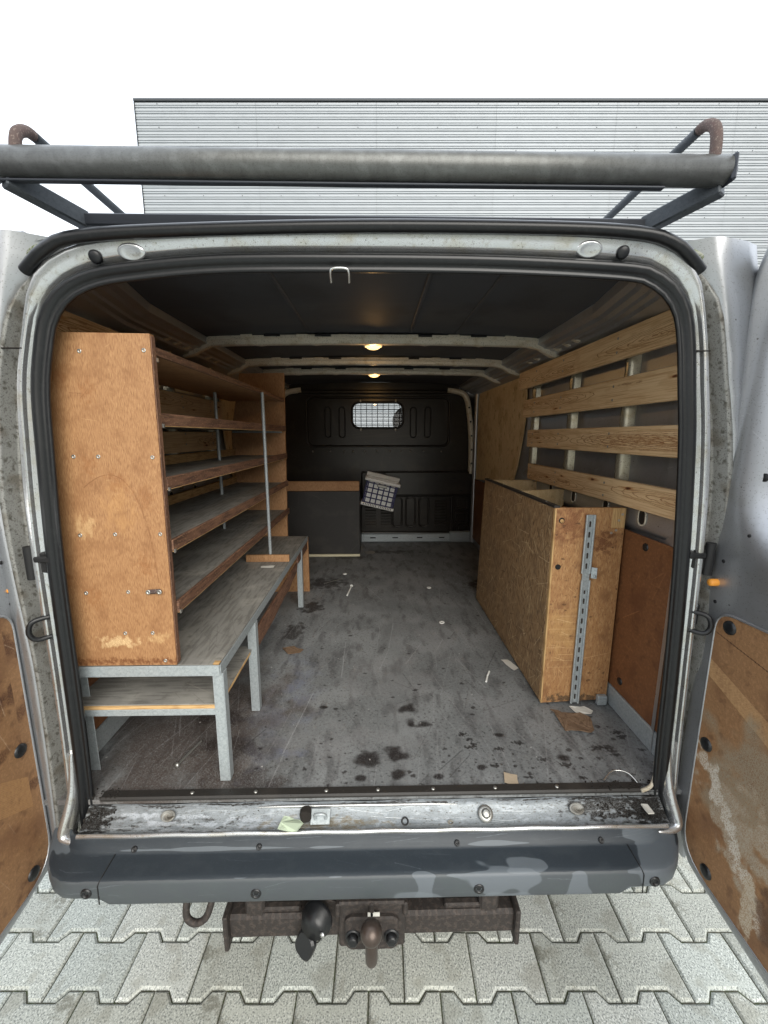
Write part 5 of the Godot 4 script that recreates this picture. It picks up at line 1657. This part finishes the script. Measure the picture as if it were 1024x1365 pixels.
# ---------------------------------------------------------------- box over the right wheel arch
func make_wheel_box():
	var bx := thing("wheel_box", "tall open topped scuffed plywood box standing on the right of the load floor", "wooden box", Vector3(.74, .58, -.85))
	var pg := PackedVector2Array([Vector2(.615, 1.297), Vector2(.852, 1.297), Vector2(.853, .598), Vector2(.621, .586)])
	var front := obj("front_panel", panel_uv(pg, .015, -.37), M.box_front, bx, "stained orange plywood front with a slotted steel rail")
	var sp := MB.new(Vector2(.1, .3))
	var pq := PackedVector2Array([Vector2(.387, 1.297), Vector2(1.255, 1.297), Vector2(1.34, .586), Vector2(.387, .586)])
	sp.prism(pq, .015, Transform3D(Basis(Vector3(0, 0, -1), Vector3.UP, Vector3(-1, 0, 0)), Vector3(.616, 0, 0)), .002)
	obj("side_panel", sp, M.box_side, bx, "yellow brown plywood side covered in scratches")
	var ed := MB.new()
	ed.box(Vector3(.6165, .942, -.3705), Vector3(.005, .705, .014), .001, Basis(), 1)
	obj("ply_edge", ed, M.pine, bx)
	var tr := MB.new()
	tr.box(Vector3(.6225, 1.3005, -.81), Vector3(.020, .009, .88), .002, Basis(), 2)
	var trim := obj("top_trim", tr, M.lip_dark if M.has("lip_dark") else M.black_board, bx)
	for z in [-.46, -.70, -.95, -1.18]: screw_at(trim, Vector3(.6225, 1.3052, z), Vector3(0, 1, .01), .004)
	for q in [[-.80, -.87], [-1.185, -1.185], [-1.245, -1.245]]:
		var d := MB.new(Vector2(.4, q[0]))
		var a := Vector3(.634, .95, q[0])
		var b := Vector3(.872, .95, q[1])
		d.box((a + b) / 2, Vector3(a.distance_to(b), .692, .010), .001, Basis(Vector3.UP, -atan2(b.z - a.z, b.x - a.x)), 0)
		obj("divider", d, M.pale_ply, bx)
	# slotted steel rail on the front, in two lengths
	for q in [[1.275, 1.075, .7325], [1.05, .590, .7345]]:
		var rl := MB.new()
		var h: float = q[0] - q[1]
		rl.box(Vector3(q[2] + .0, (q[0] + q[1]) / 2, -.3645), Vector3(.026, h, .004), .001, Basis(), 1)
		for s: int in [-1, 1]: rl.tube([Vector3(q[2] + s * .0125, q[1], -.3605), Vector3(q[2] + s * .0125, q[0], -.3605)], .004, 8)
		var rail := obj("slotted_rail", rl, M.galv, bx)
		var n := int(h / .036)
		for i in n:
			var sl := MB.new()
			sl.prism(rrect(.006, .020, .0029, 3), .001, xz(Vector3(q[2], q[1] + .025 + i * .036, -.3618), Vector3(0, 0, 1)))
			obj("rail_slot", sl, M.rust, rail)
	var jp := MB.new()
	jp.box(Vector3(.7335, 1.052, -.3625), Vector3(.024, .075, .006), .001)
	jp.box(Vector3(.7565, 1.078, -.354), Vector3(.018, .038, .004), .001, Basis(Vector3.UP, -.5))
	jp.lathe([Vector2(.005, 0), Vector2(.005, .004), Vector2(0, .005)], xz(Vector3(.758, 1.068, -.352), Vector3(.4, 0, 1)) * Transform3D(Basis(Vector3.RIGHT, PI / 2)), 8)
	obj("rail_joint", jp, M.galv, bx)
	for q in [[.640, 1.255, 0], [.640, 1.095, 1]]:
		var h := MB.new()
		h.prism(disc(.0095, 16), .002, xz(Vector3(q[0], q[1], -.3688), Vector3(0, 0, 1)))
		var hole := obj("hole", h, M.black, front)
		if q[2] == 0:
			var k := MB.new()
			k.lathe([Vector2(.0065, 0), Vector2(.006, .004), Vector2(0, .005)], xz(Vector3(.6405, 1.2535, -.3685), Vector3(0, 0, 1)) * Transform3D(Basis(Vector3.RIGHT, PI / 2)), 12)
			obj("dowel", k, M.pine, front)
	var pb := MB.new(Vector2(.6, .2))
	pb.box(Vector3(.829, 1.263, -.3685), Vector3(.044, .066, .002), .0004, Basis(), 1)
	obj("pale_patch", pb, M.pine, front)
	for q in [[.81, 1.212], [.825, 1.221], [.83, 1.255], [.84, 1.275]]: screw_at(front, Vector3(q[0], q[1], -.3672 if q[1] > 1.24 else -.3695), Vector3(0, 0, 1), .004)
	var gb := MB.new()
	gb.box(Vector3(.831, .602, -.360), Vector3(.034, .036, .018), .003)
	obj("corner_block", gb, M.galv, bx)

# ---------------------------------------------------------------- cupboard and crate at the bulkhead
func make_cupboard():
	var cu := thing("cupboard", "low black painted cabinet with raw wood top strip against the bulkhead", "cabinet", Vector3(-.45, .58, -2.45))
	var a := MB.new(Vector2(.2, .1))
	a.box(Vector3(-.475, .852, -2.24), Vector3(.748, .505, .018), .002)
	a.box(Vector3(-.110, .852, -2.46), Vector3(.018, .505, .42), .002)
	obj("front_panel", a, M.black_board, cu)
	var b := MB.new(Vector2(.5, .2))
	b.box(Vector3(-.475, 1.144, -2.238), Vector3(.748, .075, .022), .003, Basis(), 0)
	obj("wood_strip", b, M.ply, cu)
	var c := MB.new()
	c.box(Vector3(-.475, 1.10, -2.46), Vector3(.748, .014, .41), .002)
	obj("cabinet_top", c, M.black_board, cu)
	var d := MB.new()
	d.box(Vector3(-.475, .590, -2.232), Vector3(.748, .018, .024), .002, Basis(), 0)
	obj("base_batten", d, M.pine_pale if M.has("pine_pale") else M.pine, cu)

func make_crate():
	var cr := thing("crate", "small white and navy plastic folding crate hanging crooked on the bulkhead", "crate", Vector3(.055, .90, -2.54))
	var bs := Basis(Vector3.BACK, -.235)
	var o := Vector3(.062, 1.045, -2.545)
	var B = func(m: MB, c: Vector3, size: Vector3, bev: float):
		m.box(o + bs * c, size, bev, bs)
	var w := .27
	var h := .235
	var d := .17
	var rim := MB.new()
	for s: int in [-1, 1]:
		B.call(rim, Vector3(0, h / 2 - .012, s * d / 2), Vector3(w + .03, .026, .016), .004)
		B.call(rim, Vector3(s * (w / 2 + .006), h / 2 - .012, 0), Vector3(.016, .026, d - .017), .004)
	obj("rim", rim, M.white_plastic, cr)
	var back := MB.new()
	B.call(back, Vector3(0, h / 2 + .018, -d / 2 - .004), Vector3(w + .02, .034, .012), .004)
	obj("back_rim", back, M.white_plastic, cr)
	var foot := MB.new()
	B.call(foot, Vector3(0, -h / 2 + .012, 0), Vector3(w + .012, .024, d + .012), .004)
	var ft := obj("base_rim", foot, M.white_plastic, cr)
	for i in 17:
		if i == 8: continue
		var t := MB.new()
		B.call(t, Vector3((i - 8) * .0145, -h / 2 + .014, d / 2 + .0065), Vector3(.005, .016, .002), .0)
		obj("vent_slot", t, M.black, ft)
	var inner := MB.new()
	B.call(inner, Vector3(0, -.002, d / 2 - .014), Vector3(w - .02, h - .055, .004), .0)
	B.call(inner, Vector3(0, -.002, -d / 2 + .006), Vector3(w - .02, h - .055, .004), .0)
	obj("inner_panel", inner, M.white_plastic, cr)
	for i in 6:
		var t := MB.new()
		B.call(t, Vector3(-.115 + i * .046, -.002, d / 2 - .001), Vector3(.010, h - .05, .010), .002)
		obj("lattice_bar", t, M.navy_plastic, cr)
	for i in 5:
		var t := MB.new()
		B.call(t, Vector3(0, -.088 + i * .042, d / 2 - .0012), Vector3(w - .014, .009, .009), .002)
		obj("lattice_bar", t, M.navy_plastic, cr)
	for s: int in [-1, 1]:
		var t := MB.new()
		B.call(t, Vector3(s * (w / 2 - .007), -.002, 0), Vector3(.012, h - .05, d - .016), .002)
		obj("side_wall", t, M.navy_plastic, cr)
	var gr := MB.new()
	B.call(gr, Vector3(.002, .070, d / 2 + .004), Vector3(.085, .024, .010), .004)
	obj("handle", gr, M.bolt_grey, cr)
	var hk := MB.new()
	B.call(hk, Vector3(0, h / 2 + .03, -d / 2 - .028), Vector3(.03, .05, .045), .004)
	obj("hanging_hook", hk, M.black, cr)

# ---------------------------------------------------------------- bits on the floor
func scrap(poly: Array, at: Vector3, turn: float, curl: float, t := .002) -> MB:
	var m := MB.new()
	var r := RandomNumberGenerator.new()
	r.seed = int(absf(at.x * 7919 + at.z * 104729) * 100)
	var c := Vector2.ZERO
	for p in poly: c += p / poly.size()
	var out := []     # torn edge: every side broken into short uneven steps
	for i in poly.size():
		var a: Vector2 = poly[i]
		var b: Vector2 = poly[(i + 1) % poly.size()]
		var n := maxi(1, int(a.distance_to(b) / .012))
		for k in n: out.append(a.lerp(b, float(k) / n) + Vector2(r.randf_range(-1, 1), r.randf_range(-1, 1)) * .0016)
	var rings := []
	var fold := r.randf() * TAU
	for f in [1.0, .62, .28]:
		var ring := []
		for p in out:
			var q: Vector2 = c + (p - c) * f
			var h: float = curl * (absf(sin((q - c).dot(Vector2(cos(fold), sin(fold))) * 45.0 + fold)) * .7 + r.randf() * .35) * (0.4 + 0.6 * f)
			var w: Vector2 = q.rotated(turn)
			ring.append(at + Vector3(w.x, t + h, w.y))
		rings.append(ring)
	m.loft(rings, true, false)
	m.face(rings[2], Vector3.UP)
	var low := []
	for p in rings[0]: low.append(p - Vector3(0, t, 0))
	m.loft([rings[0], low], true, false)
	m.face(low, Vector3.DOWN)
	return m

func make_litter():
	var y := .5805
	var L = func(called: String, b: MB, m: Material, label: String, cat: String): tag(obj(called, b, m), label, cat)
	L.call("cardboard_piece", scrap([Vector2(-.055, -.055), Vector2(-.03, -.048), Vector2(-.015, -.02), Vector2(.04, -.035), Vector2(.065, -.01), Vector2(.045, .05), Vector2(.02, .058), Vector2(-.045, .045), Vector2(-.035, .0)], Vector3(.69, y, -.275), 0, .008, .003), M.cardboard, "torn brown cardboard piece lying in front of the wooden box", "cardboard")
	L.call("paper_scrap", scrap([Vector2(-.035, -.02), Vector2(.02, -.024), Vector2(.04, .0), Vector2(.03, .016), Vector2(-.02, .014)], Vector3(.742, y, -.325), .1, .006, .0015), M.paper, "white torn paper scrap beside the brown cardboard", "paper")
	L.call("cardboard_square", scrap([Vector2(-.018, -.02), Vector2(.016, -.018), Vector2(.019, .014), Vector2(-.004, .02), Vector2(-.020, .016)], Vector3(.405, y, -.042), .2, .002, .002), M.card_pale if M.has("card_pale") else M.cardboard, "small pale square of card near the rear edge of the floor", "cardboard")
	L.call("wrapper", scrap([Vector2(-.022, -.04), Vector2(.008, -.042), Vector2(.026, .03), Vector2(.0, .042), Vector2(-.012, .01)], Vector3(.588, y, -.625), -.1, .004, .001), M.paper, "crumpled white wrapper against the foot of the wooden box", "wrapper")
	L.call("brown_scrap", scrap([Vector2(-.05, -.02), Vector2(.0, -.035), Vector2(.05, -.01), Vector2(.04, .018), Vector2(-.01, .03)], Vector3(-.352, y, -.76), .1, .004, .002), M.cardboard, "brown card scrap on the floor beside the bench legs", "cardboard")
	L.call("paper_slip", scrap([Vector2(-.03, -.012), Vector2(.03, -.012), Vector2(.028, .014), Vector2(-.03, .012)], Vector3(-.47, .9365, -.872), -.15, .003, .001), M.paper, "white paper slip lying on the bench top", "paper")
	L.call("green_paper", scrap([Vector2(-.03, -.018), Vector2(.0, -.022), Vector2(.03, -.008), Vector2(.022, .014), Vector2(-.03, .018)], Vector3(-.193, .541, .052), .2, .010, .001), M.paper_green, "crumpled pale green paper on the sill beside the lock striker", "paper")
	L.call("grey_chip", scrap([Vector2(-.012, -.012), Vector2(.006, -.016), Vector2(.014, .006), Vector2(.0, .016)], Vector3(.742, .553, .035), .3, .006, .004), M.paper, "small grey chip in the dirt at the right end of the sill", "chip")
	var rod := MB.new()
	rod.tube([Vector3(-.556, y + .005, -.105), Vector3(-.526, y + .004, -.205)], .0038, 10)
	rod.lathe([Vector2(.0075, 0), Vector2(.0075, .007), Vector2(0, .008)], xz(Vector3(-.5545, y + .006, -.110), Vector3(-.29, 0, .95)) * Transform3D(Basis(Vector3.RIGHT, PI / 2)), 8)
	L.call("long_bolt", rod, M.steel, "long steel bolt lying on the floor under the bench", "bolt")
	var sc := MB.new()
	sc.tube([Vector3(-.130, y + .005, -1.555), Vector3(-.147, y + .004, -1.40)], .0045, 8)
	sc.lathe([Vector2(.010, 0), Vector2(.008, .006), Vector2(0, .007)], xz(Vector3(-.130, y + .006, -1.553), Vector3(.1, .1, -1)) * Transform3D(Basis(Vector3.RIGHT, PI / 2)), 10)
	L.call("loose_screw", sc, M.white_plastic, "pale loose wall plug in the middle of the far floor", "screw")
	var wi := MB.new()
	wi.tube(spline([Vector3(-.312, y + .002, -1.61), Vector3(-.25, y + .003, -1.66), Vector3(-.198, y + .002, -1.70)], 8), .0022, 6)
	L.call("wire", wi, M.bolt_grey, "thin straight wire on the floor beyond the bench", "wire")
	for q in [[.362, -1.524, "pale washer lying on the floor level with the far part of the wooden box"], [.365, -1.032, "pale washer lying on the floor beside the middle of the wooden box"], [-.19, -1.80, "pale washer lying on the floor near the thin wire"]]:
		var b := MB.new()
		b.lathe([Vector2(.006, .001), Vector2(.006, .0035), Vector2(.014, .0035), Vector2(.014, .0)], Transform3D(Basis(), Vector3(q[0], y, q[1])), 14)
		L.call("washer", b, M.white_plastic, q[2], "washer")
	for q in [[.487, -.575, .472, -.545, "white stick stub nearer the wooden box of two end to end"], [.469, -.538, .456, -.505, "white stick stub nearer the doors of two end to end"]]:
		var b := MB.new()
		b.tube([Vector3(q[0], y + .004, q[1]), Vector3(q[2], y + .004, q[3])], .0038, 8)
		L.call("stick_stub", b, M.white_plastic, q[4], "stick")
	var pl := scrap([Vector2(-.05, -.02), Vector2(.0, -.03), Vector2(.05, -.01), Vector2(.03, .02), Vector2(-.02, .026)], Vector3(-.03, y, -2.30), .3, .02, .001)
	L.call("clear_wrapper", pl, M.bolt_grey, "crumpled grey film on the floor beside the black cabinet", "wrapper")
	var ti := MB.new()     # curled cable ties in the right rear corner
	ti.tube(spline([Vector3(.66, y + .003, -.030), Vector3(.70, y + .012, -.055), Vector3(.735, y + .014, -.045), Vector3(.75, y + .004, -.022)], 14), .0022, 6)
	L.call("cable_tie", ti, M.chrome, "curled shiny strip on the floor in the right rear corner", "cable tie")
	var tj := MB.new()
	tj.tube(spline([Vector3(.745, .583, .004), Vector3(.775, .590, -.004), Vector3(.795, .61, -.02), Vector3(.80, .64, -.03)], 14), .005, 8)
	L.call("bent_strip", tj, M.bow, "bent pale trim strip standing in the right rear corner of the floor", "trim strip")
	var r := RandomNumberGenerator.new()
	r.seed = 21
	var di := MB.new()
	for k in 260:
		var right := k % 3 != 0
		var x: float = (r.randf_range(.60, .79) if right else r.randf_range(-.735, -.66))
		if r.randf() < .15: x = r.randf_range(-.6, .7)
		var z := r.randf_range(-.03, .045)
		var yy := .585 if z < .002 else lerpf(.567, .540, clampf(z / .045, 0, 1))
		var s := r.randf_range(.0015, .006) * (1.0 if absf(x) > .6 else .5)
		di.box(Vector3(x, yy + s * .3, z), Vector3(s, s * .7, s * r.randf_range(.6, 1.4)), s * .25, Basis.from_euler(Vector3(r.randf() * 3, r.randf() * 3, r.randf() * 3)))
	tag(obj("dirt", di, M.dirt), "loose black dirt gathered along the sill corners", "dirt", "", "stuff")
